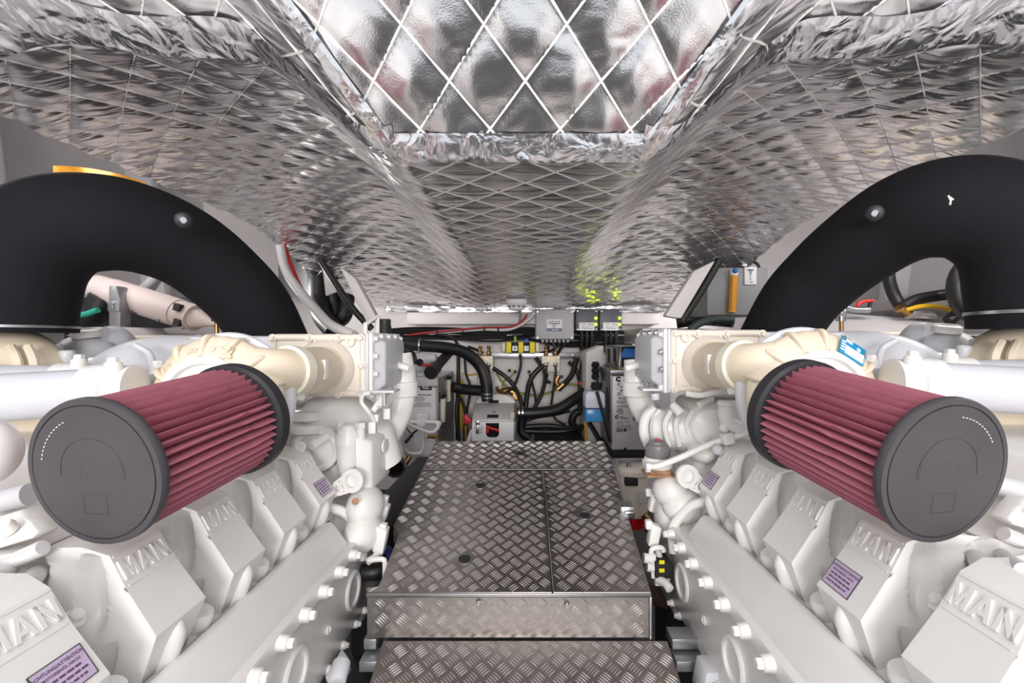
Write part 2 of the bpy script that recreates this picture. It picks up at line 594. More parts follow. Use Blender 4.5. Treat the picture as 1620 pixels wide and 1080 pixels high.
# slanting white frames at both ends of the beam
for n, (a, b, c, d) in enumerate((((536, 420), (562, 440), (598, 506), (580, 512)), ((1133, 411), (1098, 428), (1052, 500), (1078, 504)))):
    D = 2.32
    m = MB().prism([W(*a, D), W(*b, D), W(*c, D), W(*d, D)], (0, 0.06, 0))
    struct(m.build('trim_%d' % (3 + n), WALL, bevel=0.01))

# ------------------------------------------------------------------ tread plate walkway
HP = -0.60
def inside(p, poly):
    c = False
    n = len(poly)
    for i in range(n):
        a, b = poly[i], poly[i - 1]
        if (a[1] > p[1]) != (b[1] > p[1]) and p[0] < (b[0] - a[0]) * (p[1] - a[1]) / (b[1] - a[1]) + a[0]:
            c = not c
    return c
def plate(name, poly, o, ex, ey, thick, label, px=0.0485, py=0.0445, off=(0, 0), holes=()):
    """tread plate: poly in plate coordinates, raised bars in alternating groups of five"""
    o, ex, ey = V(o), V(ex).normalized(), V(ey).normalized()
    n = ex.cross(ey)
    P = lambda a, b, h=0.0: o + ex * a + ey * b + n * h
    body = MB().prism([P(a, b, -thick) for a, b in poly], n * thick).build(name, ALU, bevel=0.0012, seg=1)
    tag(body, label, 'tread plate', 'tread plates of the walkway')
    bars = MB()
    x0, x1 = min(p[0] for p in poly), max(p[0] for p in poly)
    y0, y1 = min(p[1] for p in poly), max(p[1] for p in poly)
    for j in range(int((y1 - y0) / py) + 3):
        for i in range(int((x1 - x0) / px) + 3):
            for g in (0, 1):
                cx = x0 + off[0] + (i - 1 + 0.5 * g) * px
                cy = y0 + off[1] + (j - 1 + 0.5 * g) * py
                d = (0.707, 0.66) if g == 0 else (0.707, -0.66)
                q = (-d[1], d[0])
                for k in range(-2, 3):
                    L = 0.0140 * (1 - 0.03 * abs(k))
                    mx, my = cx + q[0] * k * 0.0064, cy + q[1] * k * 0.0064
                    A = (mx - d[0] * L, my - d[1] * L)
                    B = (mx + d[0] * L, my + d[1] * L)
                    if not (inside(A, poly) and inside(B, poly)):
                        continue
                    if any(math.hypot(mx - hx, my - hy) < 0.024 for hx, hy in holes):
                        continue
                    sg = 0.0016
                    M1 = (mx - d[0] * L * 0.4 + q[0] * sg * 0.7, my - d[1] * L * 0.4 + q[1] * sg * 0.7)
                    M2 = (mx + d[0] * L * 0.4 + q[0] * sg * 0.7, my + d[1] * L * 0.4 + q[1] * sg * 0.7)
                    w = 0.0016
                    base = [P(*A), P(*B)]
                    for M in (M1, M2):
                        base += [P(M[0] - q[0] * w, M[1] - q[1] * w), P(M[0] + q[0] * w, M[1] + q[1] * w), P(M[0], M[1], 0.0021)]
                    bars.add(base, [(0, 2, 4), (0, 4, 3), (2, 5, 7, 4), (4, 7, 6, 3), (5, 1, 7), (7, 1, 6)])
    if bars.f:
        stuff(bars.build('tread_bars', ALU_B, body, angle=50))
    for hx, hy in holes:
        h = MB().lathe([(0.020, 0.0), (0.020, 0.0016), (0.0165, 0.002), (0.016, 0.0006), (0.0, 0.0006)], P(hx, hy), n, 24)
        hb = h.build('finger_hole', STEEL, body)
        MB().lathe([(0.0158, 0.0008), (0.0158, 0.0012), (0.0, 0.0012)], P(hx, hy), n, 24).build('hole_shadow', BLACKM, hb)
    return body
YF = F * HP / (CY - 937.0)      # depth of the riser; the walkway climbs away from it
KS = 0.2563
EYV = V((0, 1, KS)).normalized()
def pl(px, py):
    d = (HP - YF * KS) / ((CY - py) / F - KS)
    return ((px - CX) / F * d, (d - YF) / EYV.y)
def pw(px, py):
    a, b = pl(px, py)
    return V((a, YF, HP)) + EYV * b
X, Y = (1, 0, 0), (0, 1, 0)
pA = [pl(690, 697), pl(668.5, 742), pl(971.5, 742), pl(955, 697)]
plate('tread_plate', pA, (0, YF, HP), X, EYV, 0.006, 'far tread plate of the walkway nearest the back wall, one small hole', off=(0.01, 0.0), holes=[pl(823, 717)])
pB = [pl(668, 743.5), pl(622, 831), pl(623, 849), pl(631, 843), pl(604, 905), pl(580, 937), pl(873.5, 937), pl(858, 743.5)]
pB = [pl(668, 743.5), pl(622, 832), pl(630, 846), pl(604, 915), pl(598, 927), pl(580, 929), pl(580, 937), pl(873.5, 937), pl(857.5, 743.5)]
plate('tread_plate', pB, (0, YF, HP), X, EYV, 0.006, 'large left tread plate of the walkway with two finger holes and a notched edge', off=(0.02, 0.01), holes=[pl(760, 768), pl(735, 884)])
pC = [pl(859, 743.5), pl(875, 937), pl(1030, 937), pl(972, 743.5)]
plate('tread_plate', pC, (0, YF, HP), X, EYV, 0.006, 'right tread plate of the walkway with one finger hole', off=(0.03, 0.02), holes=[pl(925, 815)])
XL, XR = pl(580, 937)[0], pl(1030, 937)[0]
HS = CY - 1010.0
HS = HS / F * YF
pR = [(XL, HS - HP), (XR - 0.004, HS - HP), (XR - 0.004, -0.012), (XL, -0.012)]
riser = plate('step_riser', pR, (0, YF + 0.002, HP), X, (0, 0, 1), 0.006, 'upright tread plate riser between the walkway and the lower step', off=(0.012, 0.02))
# bright folded lip along the top of the riser and an edge angle at the right end
MB().box((XL, YF - 0.004, HP - 0.009), (XR, YF + 0.001, HP - 0.001)).build('edge_lip', STEEL, riser, bevel=0.001)
MB().box((XR - 0.004, YF - 0.003, HS), (XR + 0.002, YF + 0.03, HP - 0.010)).build('edge_angle', STEEL, riser, bevel=0.001)
for px, py in ((897, 956), (757, 953)):
    placed('screw', SCREW, riser, (((px - CX) / F) * YF, YF - 0.004, (CY - py) / F * YF), (0, -1, 0))
pD = [(-0.337, -0.004), (-0.330, -0.40), (0.330, -0.40), (0.337, -0.004)]
plate('tread_plate', pD, (0, YF, HS - 0.001), X, EYV, 0.006, 'lowest tread plate step in the foreground below the riser', off=(0.0, 0.012))
# frame under the walkway
fr = thing('walkway_frame', (0, 1.6, FL), 'aluminium frame under the tread plates showing at both sides of the lower step', 'frame')
MB().box((-0.35, 1.12, HP - 0.30), (0.27, 1.84, HP - 0.007)).build('plinth', DARK, fr)
for s, x0, x1 in ((-1, -0.385, -0.345), (1, 0.35, 0.43)):
    for k, z in enumerate((HS - 0.002, HS - 0.034)):
        MB().box((x0, YF - 0.03 * k, z - 0.024), (x1 - 0.01 + 0.012 * k, YF + 0.05 - 0.03 * k, z)).build('rail', CAB_G, fr, bevel=0.002)
MB().prism([pw(622, 833) - V((0, 0, .008)), pw(632, 848) - V((0, 0, .008)), pw(632, 848) - V((0, 0, .045)), pw(622, 833) - V((0, 0, .045))], (0.02, 0.0, 0)).build('corner_bracket', STEEL, fr, bevel=0.002)
cb = W(990, 806, 1.39)
MB().obox(cb, (0.022, 0, 0), (0, 0.03, 0), (0, 0, 0.020)).obox(cb + V((0.003, -0.032, 0.003)), (0.016, 0, 0), (0, 0.006, 0), (0, 0, 0.006)).build('latch_bracket', STEEL, fr, bevel=0.006)

# ------------------------------------------------------------------ big lagged exhaust ducts
def duct(path, rad, label, boltpx, boltd, mark=False):
    pts = [W(*p) for p in path]
    m = MB().tube(pts, rad, 40, samples=9)
    o = m.build('exhaust_duct', FOAM, angle=70)
    tag(o, label, 'duct', 'black lagged exhaust ducts')
    # lap joint of the lagging
    b = W(*boltpx, boltd)
    m = MB().lathe([(0.020, 0), (0.017, 0.003), (0.013, 0.005)], b, (b * -1), 18)
    w = m.build('washer', RUBBER_D, o)
    MB().lathe([(0.0095, 0.004), (0.0095, 0.010), (0.007, 0.013)], b, (b * -1), 12).build('bolt', CHROME, w)
    return o, pts
dl, dlp = duct([(12, 524, 1.12), (14, 480, 1.12), (36, 408, 1.13), (90, 362, 1.15), (165, 353, 1.2), (235, 366, 1.27), (300, 395, 1.35), (358, 440, 1.43), (402, 488, 1.5), (442, 565, 1.6)],
         [.128, .128, .128, .126, .124, .121, .118, .116, .115, .115], 'black lagged exhaust duct arching over the left engine', (290, 348), 1.165)
dr, drp = duct([(1644, 517, 1.08), (1642, 480, 1.08), (1622, 385, 1.09), (1560, 337, 1.12), (1487, 330, 1.17), (1420, 350, 1.25), (1355, 392, 1.34), (1302, 436, 1.43), (1258, 484, 1.5), (1212, 565, 1.6)],
         [.128, .128, .128, .126, .124, .121, .118, .116, .115, .115], 'black lagged exhaust duct arching over the right engine', (1384, 337), 1.15)
MB().lathe([(0.132, 0), (0.132, 0.008)], W(1644, 497, 1.08), (0, 0, 1), 40).build('clamp_band', STEEL, dr)
MB().lathe([(0.1315, 0), (0.1315, 0.006)], W(12, 519, 1.12), (0, 0, 1), 40).build('clamp_band', STEEL, dl)
MB().tube([W(1500, 309, 1.0), W(1504, 317, 1.0), W(1503, 324, 1.0)], 0.002, 6).tube([W(1508, 316, 1.0), W(1503, 312, 1.0)], 0.002, 6).build('loose_thread', THREAD, dr)

# ------------------------------------------------------------------ air filters
def air_filter(p0, p1, R, label):
    p0, p1 = V(p0), V(p1)
    ax = (p1 - p0).normalized()
    Ln = (p1 - p0).length
    t = thing('air_filter', (p0 + p1) * 0.5 - V((0, 0, R)), label, 'air filter', 'pleated air filters')
    x, y, z = frame(ax)
    npl = 42
    m = MB()
    rows, per = 36, 6
    # pleat crests wander sideways where they were pinched, as on the real cloth
    ph = [[random.uniform(-1, 1) for _ in range(4)] for _ in range(npl)]
    kink = [random.uniform(0.25, 0.9) for _ in range(npl)]
    vs = []
    for r in range(rows + 1):
        tt = r / rows
        for i in range(npl):
            c = ph[i]
            wob = 0.16 * c[0] * math.exp(-((tt - kink[i]) / 0.05) ** 2) + 0.10 * math.sin(tt * 5 + c[1] * 3) * c[2]
            if tt > kink[i]:
                wob += 0.10 * c[3]
            fade = math.sin(PI * min(1, max(0, tt))) ** 0.3
            for k in range(per):
                u = k / per
                a = 2 * PI * (i + u + wob * fade * (1 - abs(2 * u - 1))) / npl
                crest = 1 - abs(2 * u - 1)
                rr = R * (0.75 + 0.215 * (crest ** 0.8))
                vs.append(p0 + z * (0.008 + tt * (Ln - 0.012)) + (x * math.cos(a) + y * math.sin(a)) * rr)
    n = npl * per
    m.add(vs, [(r * n + i, r * n + (i + 1) % n, (r + 1) * n + (i + 1) % n, (r + 1) * n + i) for r in range(rows) for i in range(n)])
    m.build('pleats', RED_PLEAT, t, angle=70, merge=False)
    cap = MB().lathe([(R * 0.80, 0.012), (R * 0.985, 0.012), (R * 1.0, 0.009), (R * 1.0, 0.004), (R * 0.985, 0.0), (R * 0.915, -0.0005),
                      (R * 0.910, 0.0016), (R * 0.900, 0.0016), (R * 0.895, -0.0008), (R * 0.40, -0.0016), (0, -0.0016)], p0, ax, 72).build('end_cap', RUBBER, t, angle=30)
    # moulded half ring, wordmark and date square on the cap face
    f = MB()
    arc = [p0 - z * 0.0018 + (x * math.cos(a) + y * math.sin(a)) * R * 0.47 for a in [PI * k / 30 for k in range(-1, 32)]]
    up = y if y.z > 0 else -y
    rt = V((0, 1, 0)).cross(V((0, 0, 1)))
    rt = (V((1, 0, 0)) - z * z.x).normalized()
    up = rt.cross(-z) * -1
    if up.z < 0:
        up = -up
    arc = [p0 - z * 0.0018 + (rt * math.cos(a) + up * math.sin(a)) * R * 0.47 for a in [PI * k / 30 for k in range(-1, 32)]]
    f.tube(arc, 0.0004, 6)
    cc = p0 - z * 0.0017 - up * R * 0.42
    sq = [cc + rt * a + up * b for a, b in ((-0.017, -0.013), (0.017, -0.013), (0.017, 0.013), (-0.017, 0.013))]
    for k in range(4):
        f.tube([sq[k], sq[(k + 1) % 4]], 0.00025, 5)
    put_text(f, 'MAN', 0.040, p0 - z * 0.0016 + up * 0.002, rt, up, depth=0.0001)
    f.build('moulded_mark', RUBBER, cap)
    d = MB()
    for k in range(12):
        a = math.radians(118 + 4.5 * k) if p0.x < 0 else math.radians(62 - 4.5 * (k - 4))
        c = p0 - z * 0.0012 + (rt * math.cos(a) + up * math.sin(a)) * R * 0.755
        d.obox(c, (rt * -math.sin(a) + up * math.cos(a)) * 0.0013, (rt * math.cos(a) + up * math.sin(a)) * 0.00045, z * 0.0005)
    d.build('print_dots', WHITE, cap)
    far = MB().lathe([(R * 0.80, -0.020), (R * 0.985, -0.020), (R * 1.03, -0.014), (R * 1.035, 0.004), (R * 1.0, 0.010), (R * 0.6, 0.014), (R * 0.6, 0.0)], p1, ax, 64).build('rear_ring', RUBBER_D, t, angle=30)
    MB().cyl(p1, V((math.copysign(.652, p1.x) - (.035 if p1.x > 0 else 0), .95, -.13)), R * 0.45, n=40).build('outlet_neck', CREAM_L, t)
    return t
air_filter(W(148, 748, 0.575), W(374, 662, 0.815), 0.0965, 'red pleated air filter with grey end cap above the left engine')
air_filter(W(1497, 747, 0.575), W(1264, 655, 0.815), 0.0965, 'red pleated air filter with grey end cap above the right engine')

# ------------------------------------------------------------------ the two engines
def build_engine(s):
    """s=-1 left, +1 right; local (u, y, h): outwards from the aisle, along the boat, up"""
    def E(p):
        p = V(p)
        return V((-p.x, p.y, p.z)) if s < 0 else V((p.x - 0.035, p.y + 0.015, p.z + 0.012))
    def ED(p):
        p = V(p)
        return V((p.x * s, p.y, p.z))
    def L(px, py, d):                       # left-hand pixel to local coordinates
        w = W(px, py, d)
        return V((-w.x, w.y, w.z))
    def R(px, py, d):                       # right-hand pixel to local coordinates
        w = W(px, py, d)
        return V((w.x + 0.035, w.y - 0.015, w.z - 0.012))
    M = lambda: MB(E)
    side = 'left' if s < 0 else 'right'
    eng = thing('marine_engine', E((1.0, 1.0, FL + 0.1)),
                'white twelve cylinder marine engine on the %s of the walkway' % side, 'engine', 'marine engines')
    def part(mb, name, m=PAINT, parent=eng, **k):
        return mb.build(name, m, parent, **k)
    def bolt(parent, p, ax, me=BOLT_W, sc=1.0, name='bolt'):
        return placed(name, me, parent, E(p), ED(ax), scale=sc)
    aisle = V((-1, 0, 0))

    # --- cylinder block
    poly = [(.53, -.60), (.525, -.475), (.62, -.46), (.80, -.40), (.86, -.20), (1.45, -.20), (1.55, -.5), (1.45, -.98), (.60, -.98), (.48, -.80), (.475, -.62)]
    part(M().prism([(u, 0.12, h) for u, h in poly], (0, 1.22, 0)), 'cylinder_block', bevel=0.02)
    part(M().prism([(u, 0.2, h) for u, h in [(.62, -.98), (1.4, -.98), (1.3, -1.06), (.70, -1.06)]], (0, 1.1, 0)), 'sump', bevel=0.02)

    # --- flat side cover along the aisle with its bolts and blanked ports
    sc = part(M().prism([(.438, 0.14, -.524), (.438, 0.14, -.556), (.446, 0.14, -.566), (.446, 0.14, -.745), (.452, 0.14, -.756), (.50, 0.14, -.756), (.50, 0.14, -.524)], (0, 1.125, 0)), 'side_cover', bevel=0.004)
    for k in range(-1, 12):
        bolt(sc, (.438, 1.1417 - .0825 * k, -.540), aisle, LUG_W, 1.15, 'boss_bolt')
    for yb in (1.255, 1.195, 1.112, 1.03, .948, .866, .784, .70):
        bolt(sc, (.449, yb, -.745), aisle, LUG_W, 0.8, 'boss_bolt')
    for yb in (1.175, .882, .58):
        r = part(M().lathe([(.047, 0), (.047, .004), (.042, .007), (.036, .006), (.033, .001), (.030, .0005), (0, .004)], (.446, yb, -.645), aisle, 40), 'port_plug', parent=sc)
    for yb in (1.03, .73):
        part(M().lathe([(.010, 0), (.010, .003), (.007, .003), (.006, .001), (0, .001)], (.446, yb, -.655), aisle, 18), 'core_plug', parent=sc)

    # --- rounded rail cover between side cover and rocker covers
    part(M().prism([(.520, .14, -.468), (.500, .14, -.463), (.490, .14, -.470), (.462, .14, -.508), (.454, .14, -.522), (.452, .14, -.60), (.52, .14, -.60)], (0, 1.03, 0)), 'rail_cover', bevel=0.009, seg=3)
    part(M().prism([(.520, .14, -.475), (.508, .14, -.466), (.508, .14, -.50), (.52, .14, -.50)], (0, 1.04, 0)), 'dark_gap_strip', RUBBER_D)  # dark strip along the gap below the rocker covers
    # casting lip at the far end of the rail
    part(M().tube([(.446, 1.245, -.60), (.443, 1.25, -.55), (.452, 1.245, -.515), (.49, 1.235, -.468), (.53, 1.225, -.45)], .013, 10, samples=4), 'end_lip')

    # --- rocker covers
    front = [(.538, -.495, .041), (.504, -.405, .048), (.547, -.343, .045), (.573, -.297, .043), (.606, -.283, .048)]
    back = [(.66, -.495, .080), (.66, -.42, .080), (.672, -.365, .080), (.69, -.315, .079), (.71, -.284, .079)]
    far = [(.80, -.495, .080), (.80, -.42, .080), (.80, -.38, .080), (.79, -.335, .079), (.765, -.290, .078)]
    def wallpt(t, q, sg):
        q4 = min(3, int(q * 4))
        f = q * 4 - q4
        a = V(front[q4]).lerp(V(front[q4 + 1]), f)
        b = V(back[q4]).lerp(V(back[q4 + 1]), f)
        p = a.lerp(b, t)
        d = 0.0
        for (t0, q0), (t1, q1), wd, dp in (((.16, .80), (.50, .34), .13, .020), ((.62, .98), (.80, .62), .12, .018), ((.34, .22), (.5, .0), .10, .008)):
            ux, uy = t1 - t0, q1 - q0
            ll = math.hypot(ux, uy)
            ux, uy = ux / ll, uy / ll
            ta, qa = t - (t0 + t1) / 2, q - (q0 + q1) / 2
            r2 = ((ta * ux + qa * uy) / (ll * .62)) ** 2 + ((qa * ux - ta * uy) / wd) ** 2
            d += dp * smooth(1.25 * (1 - r2)) if r2 < 1 else 0.0
        bulge = 0.010 * math.sin(PI * t)
        return V((p.x, sg * (p.z - d - bulge), p.y))
    cb = M()
    for sg in (-1, 1):
        cb.grid(lambda a, b, sg=sg: wallpt(a, b, sg), 26, 32)
        for k in range(4):
            b0, b1, f0, f1 = back[k], back[k + 1], far[k], far[k + 1]
            cb.add([(b0[0], sg * b0[2], b0[1]), (f0[0], sg * f0[2], f0[1]), (f1[0], sg * f1[2], f1[1]), (b1[0], sg * b1[2], b1[1])], [(0, 1, 2, 3)])
    for k in range(4):
        a, b = front[k], front[k + 1]
        cb.add([(a[0], -a[2], a[1]), (a[0], a[2], a[1]), (b[0], b[2], b[1]), (b[0], -b[2], b[1])], [(0, 1, 2, 3)])
    e, g, h2 = front[4], back[4], far[4]
    cb.grid(lambda a, b: V((e[0] + (g[0] - e[0]) * a, (2 * b - 1) * (e[2] + (g[2] - e[2]) * a - 0.010 * math.sin(PI * a)), e[1] + (g[1] - e[1]) * a)), 14, 1)
    cb.add([(g[0], -g[2], g[1]), (g[0], g[2], g[1]), (h2[0], h2[2], h2[1]), (h2[0], -h2[2], h2[1])], [(0, 1, 2, 3)])
    for k in range(4):
        a, b = far[k], far[k + 1]
        cb.add([(a[0], -a[2], a[1]), (a[0], a[2], a[1]), (b[0], b[2], b[1]), (b[0], -b[2], b[1])], [(0, 1, 2, 3)])
    cb.xf = (lambda p: V((-p.x, p.y, p.z))) if s < 0 else (lambda p: V(p))
    cover_me = cb.mesh('rocker_cover', PAINT, bevel=0.0085, seg=4, angle=40)
    lobe = MB(cb.xf).tube([(.560, 0, -.500), (.532, 0, -.470), (.515, 0, -.430), (.517, 0, -.405)], [.016, .017, .014, .006], 14, samples=4)
    lobe_me = lobe.mesh('clamp_lobe', PAINT)
    # raised word on the sloping band; it reads from the aisle
    a, b = V((front[2][0], 0, front[2][1])), V((front[3][0], 0, front[3][1]))
    mid = a.lerp(b, 0.5)
    up = (b - a).normalized()
    upw = V((up.x * s, 0, up.z))
    rt = V((0, -s * 1.0, 0))
    nrm = rt.cross(upw)
    lt = MB()
    gl = {'M': [[(0, 0), (0, 1), (.22, 1), (.22, 0)], [(.22, 1), (.22, .62), (.5, .05), (.5, .42)], [(.5, .42), (.5, .05), (.78, .62), (.78, 1)], [(.78, 0), (.78, 1), (1, 1), (1, 0)]],
          'A': [[(0, 0), (.36, 1), (.5, 1), (.5, .78), (.22, 0)], [(1, 0), (.64, 1), (.5, 1), (.5, .78), (.78, 0)], [(.3, .2), (.36, .4), (.64, .4), (.7, .2)]],
          'N': [[(0, 0), (0, 1), (.22, 1), (.22, 0)], [(.78, 0), (.78, 1), (1, 1), (1, 0)], [(.0, 1), (.28, 1), (1, 0), (.72, 0)]]}
    hgt, wid = 0.028, 0.0235
    xx = -0.0395
    c0 = V((mid.x * s, 0, mid.z)) + upw * 0.000
    for ch in 'MAN':
        for pg in gl[ch]:
            lt.prism([c0 + rt * (xx + q[0] * wid) + upw * ((q[1] - 0.5) * hgt) - nrm * 0.001 for q in pg], nrm * 0.0036)
        xx += 0.0275
    let_me = lt.mesh('lettering', PAINT, bevel=0.0, merge=False)
    band_mes = [MB().obox(c0 + upw * q + nrm * 0.0003, rt * 0.0400, upw * 0.0008, nrm * 0.0008).mesh('band_edge', PAINT) for q in (-0.0225, 0.0225)]
    # warning label
    fa, fb = V((front[1][0], 0, front[1][1])), V((front[2][0], 0, front[2][1]))
    fu = (fb - fa).normalized()
    fuw = V((fu.x * s, 0, fu.z))
    fn = rt.cross(fuw)
    lc = V((fa.x * s, 0, fa.z)).lerp(V((fb.x * s, 0, fb.z)), 0.42) + rt * (0.010 if s < 0 else -0.016) + fn * 0.0006
    lab = MB().obox(lc, rt * 0.0285, fuw * 0.020, fn * 0.0005)
    lab_me = lab.mesh('warning_label', PURPLE)
    frm = MB()
    for q in (-1, 1):
        frm.obox(lc + fuw * 0.020 * q, rt * 0.0291, fuw * 0.0006, fn * 0.0007)
        frm.obox(lc + rt * 0.0285 * q, rt * 0.0006, fuw * 0.020, fn * 0.0007)
    frm_me = frm.mesh('label_edge', RUBBER)
    tx = MB()
    for k, line in enumerate(('ACHTUNG/ATTENTION', 'MOTORENÖL NACH')):
        put_text(tx, line, 0.0054 if k == 0 else 0.0046, lc + fn * 0.0009 + fuw * (0.0130 - 0.0064 * k), rt, fuw, bold=0.00012)
    rl = random.Random(5)
    for k in range(2, 5):                      # the smaller lines cannot be read in the photograph
        q = -0.022
        while q < 0.019:
            wl = rl.uniform(.003, .008)
            tx.obox(lc + fn * 0.0009 + fuw * (0.0130 - 0.0064 * k) + rt * (q + wl / 2), rt * wl / 2, fuw * 0.0013, fn * 0.0001)
            q += wl + .0016
    tx_me = tx.mesh('label_print', INK_P, merge=False)
    for k in range(6):
        yk = .505 + .165 * k - (.165 if False else 0)
        if k == 5:
            break
        o = bpy.data.objects.new('rocker_cover', cover_me)
        COL.objects.link(o)
        o.parent = eng
        base = V((0, yk, 0)) if s < 0 else V((-0.035, yk + 0.015, 0.012))
        o.location = base - ORG[eng]
        ORG[o] = base
        def sub(nm, me):
            q = bpy.data.objects.new(nm, me)
            COL.objects.link(q)
            q.parent = o
            ORG[q] = base
            return q
        sub('lettering', let_me)
        sub('clamp_lobe', lobe_me)
        for bme in band_mes:
            sub('band_edge', bme)
        if (s < 0 and k in (0, 4)) or (s > 0 and k in (1, 4)):
            sub('warning_label', lab_me)
            sub('label_edge', frm_me)
            sub('label_print', tx_me)
        bb = placed('bolt', BOLT_W, o, V((s * .585, .083, -.362)) + base, (s * -.6, 0, .8), scale=1.15)
        # clamp foot below the cover
    for k in range(6):
        yk = .505 + .165 * k - .0825
        part(M().lathe([(.022, 0), (.022, .03), (.018, .036), (0, .036)], (.548, yk, -.480), (-.35, 0, 1), 18), 'cover_foot', PAINT)

    # --- charge air cooler across the far end of the engine
    YC = 1.27
    cool = part(M().prism([(.444, YC, .018), (.705, YC, .018), (.705, YC, -.157), (.444, YC, -.157)], (0, .27, 0)), 'charge_cooler', CREAM_L, bevel=0.008)
    part(M().prism([(.436, YC - .004, .021), (.425, YC - .004, .021), (.425, YC - .004, -.161), (.436, YC - .004, -.161)], (0, .278, 0)), 'flange', PAINT, cool, bevel=0.003)
    part(M().prism([(.446, YC - .006, .020), (.436, YC - .006, .020), (.436, YC - .006, -.160), (.446, YC - .006, -.160)], (0, .282, 0)), 'flange', PAINT_G, cool, bevel=0.003)
    capm = M().add([(.425, YC + .016, .008), (.425, YC + .255, .008), (.425, YC + .255, -.148), (.425, YC + .016, -.148),
                    (.400, YC + .035, -.006), (.400, YC + .235, -.006), (.400, YC + .235, -.128), (.400, YC + .035, -.128)],
                   [(0, 1, 5, 4), (1, 2, 6, 5), (2, 3, 7, 6), (3, 0, 4, 7), (4, 5, 6, 7)])
    part(capm, 'end_cover', PAINT_G, cool, bevel=0.006)
    for k, h in enumerate((.004, -.045, -.095, -.146)):
        bolt(cool, (.436 - .012, YC + .010, h), aisle, BOLT_S if s > 0 and k in (1, 2) else BOLT_W, 0.9)
        bolt(cool, (.424, YC + .262, h), aisle, BOLT_W, 0.9)
    for yb in (.06, .13, .20):
        for h in (.010, -.150):
            bolt(cool, (.424, YC + yb, h), aisle, BOLT_S if s > 0 else BOLT_W, 0.85)
    # reinforced rim, bolts and eyelets on the face towards the camera
    part(M().cyl((.46, YC - .002, .008), (.70, YC - .002, .008), .009, n=12).cyl((.46, YC - .002, -.149), (.70, YC - .002, -.149), .009, n=12).cyl((.452, YC - .002, .005), (.452, YC - .002, -.149), .009, n=12).cyl((.700, YC - .002, .005), (.700, YC - .002, -.149), .007, n=12), 'rim', CREAM_L, cool)
    for u in (.455, .52, .60, .70):
        for h in (.006, -.149):
            bolt(cool, (u, YC - .008, h), (0, -1, 0), BOLT_C, 1.0)
    bolt(cool, (.452, YC - .008, -.07), (0, -1, 0), BOLT_C, 1.0)
    for u, h in ((.487, -.004), (.575, -.004), (.585, -.138), (.665, -.138)):
        bolt(cool, (u, YC - .004, h), (0, -1, 0), EYELET, 1.1, 'eyelet')
    # stub on the face for the elbow
    sa = V((.558, YC, -.078))
    part(M().lathe([(.082, 0), (.078, .02), (.066, .035), (.060, .036), (.060, .0)], sa, V((.08, -1, 0)), 36), 'inlet_stub', CREAM_L, cool)

    # --- compressor: scroll, collar and elbow into the cooler
    CC = V((.652, .95, -.130))
    scroll = part(M().lathe([(.060, .045), (.118, .045), (.134, .035), (.139, .022), (.139, .012), (.133, .004), (.122, -.008), (.104, -.019), (.098, -.020), (.090, -.016), (.060, -.006)], CC, (0, 1, 0), 26), 'compressor_scroll', CREAM, angle=50)
    part(M().lathe([(.098, .0), (.098, -.027), (.092, -.031), (.083, -.029), (.080, -.018), (.072, -.016), (.070, -.034), (.052, -.034), (.052, .0)], CC, (0, 1, 0), 48), 'inlet_ring', PAINT, scroll)
    part(M().lathe([(.128, .040), (.146, .044), (.148, .052), (.144, .060), (.10, .062), (.10, .04)], CC, (0, 1, 0), 56), 'clamp_ring', PAINT_G, scroll)
    for k in range(7):
        a = math.radians(178 - 27 * k)
        d = V((-math.cos(a), 0, math.sin(a)))
        part(M().tube([CC + d * .098 + V((0, -.020, 0)), CC + d * .122 + V((0, -.010, 0)), CC + d * .137 + V((0, .004, 0)), CC + d * .139 + V((0, .03, 0))], [.005, .0065, .0065, .005], 8, samples=3), 'rib', CREAM, scroll)
    if s < 0:
        for tx_, aa in (('101', 138), ('3001', 103), ('3', 84)):
            a = math.radians(aa)
            d = V((math.cos(a), 0, math.sin(a)))
            m = MB()
            put_text(m, tx_, .018, V((-CC.x, CC.y, CC.z)) + d * .112 + V((0, -.0155, 0)), V((math.sin(a), 0, -math.cos(a))), d * .83 + V((0, .55, 0)), bold=.0006, depth=.0022)
            m.build('cast_number', CREAM, scroll, merge=False)
        c = V((-CC.x, CC.y, CC.z)) + V((.040, -.017, .106))
        m = MB().obox(c, (.010, 0, -.003), (0, .003, 0), (.003, .004, .010)).tube([c + V((-.012, -.005, -.010)), c + V((.012, -.005, .010))], .003, 6).tube([c + V((-.012, -.005, .012)), c + V((.012, -.005, -.012))], .003, 6)
        m.build('cast_emblem', CREAM, scroll)
    else:
        c = E(CC) + V((.062, -.020, .096))
        r_ = V((.84, 0, -.54)).normalized()
        u_ = V((.46, .45, .72)).normalized()
        n_ = r_.cross(u_).normalized()
        pb = MB().obox(c, r_ * .030, u_ * .022, n_ * .002).build('maker_plate', BLUE_L, scroll, bevel=.002)
        MB().obox(c + n_ * .0022 + r_ * .004 - u_ * .008, r_ * .022, u_ * .0105, n_ * .0006).obox(c + n_ * .0022 + r_ * .012 + u_ * .009, r_ * .004, u_ * .004, n_ * .0006).build('plate_field', WHITE, scroll)
        m = MB()
        for k in range(4):
            m.obox(c + n_ * .0022 - r_ * .024 - u_ * (-.008 + .007 * k), r_ * .0045, u_ * .0018, n_ * .0006)
        for k in range(2):
            m.obox(c + n_ * .0022 - r_ * .012 + u_ * (.017 - .004 * k), r_ * .008, u_ * .0012, n_ * .0006)
        m.build('plate_print', INK_W, scroll)
        MB().cyl(c + n_ * .002 + r_ * .025 + u_ * .004, c + n_ * .005 + r_ * .025 + u_ * .004, .0035).cyl(c + n_ * .002 - r_ * .025 + u_ * .017, c + n_ * .005 - r_ * .025 + u_ * .017, .0035).build('rivet', CHROME, scroll)
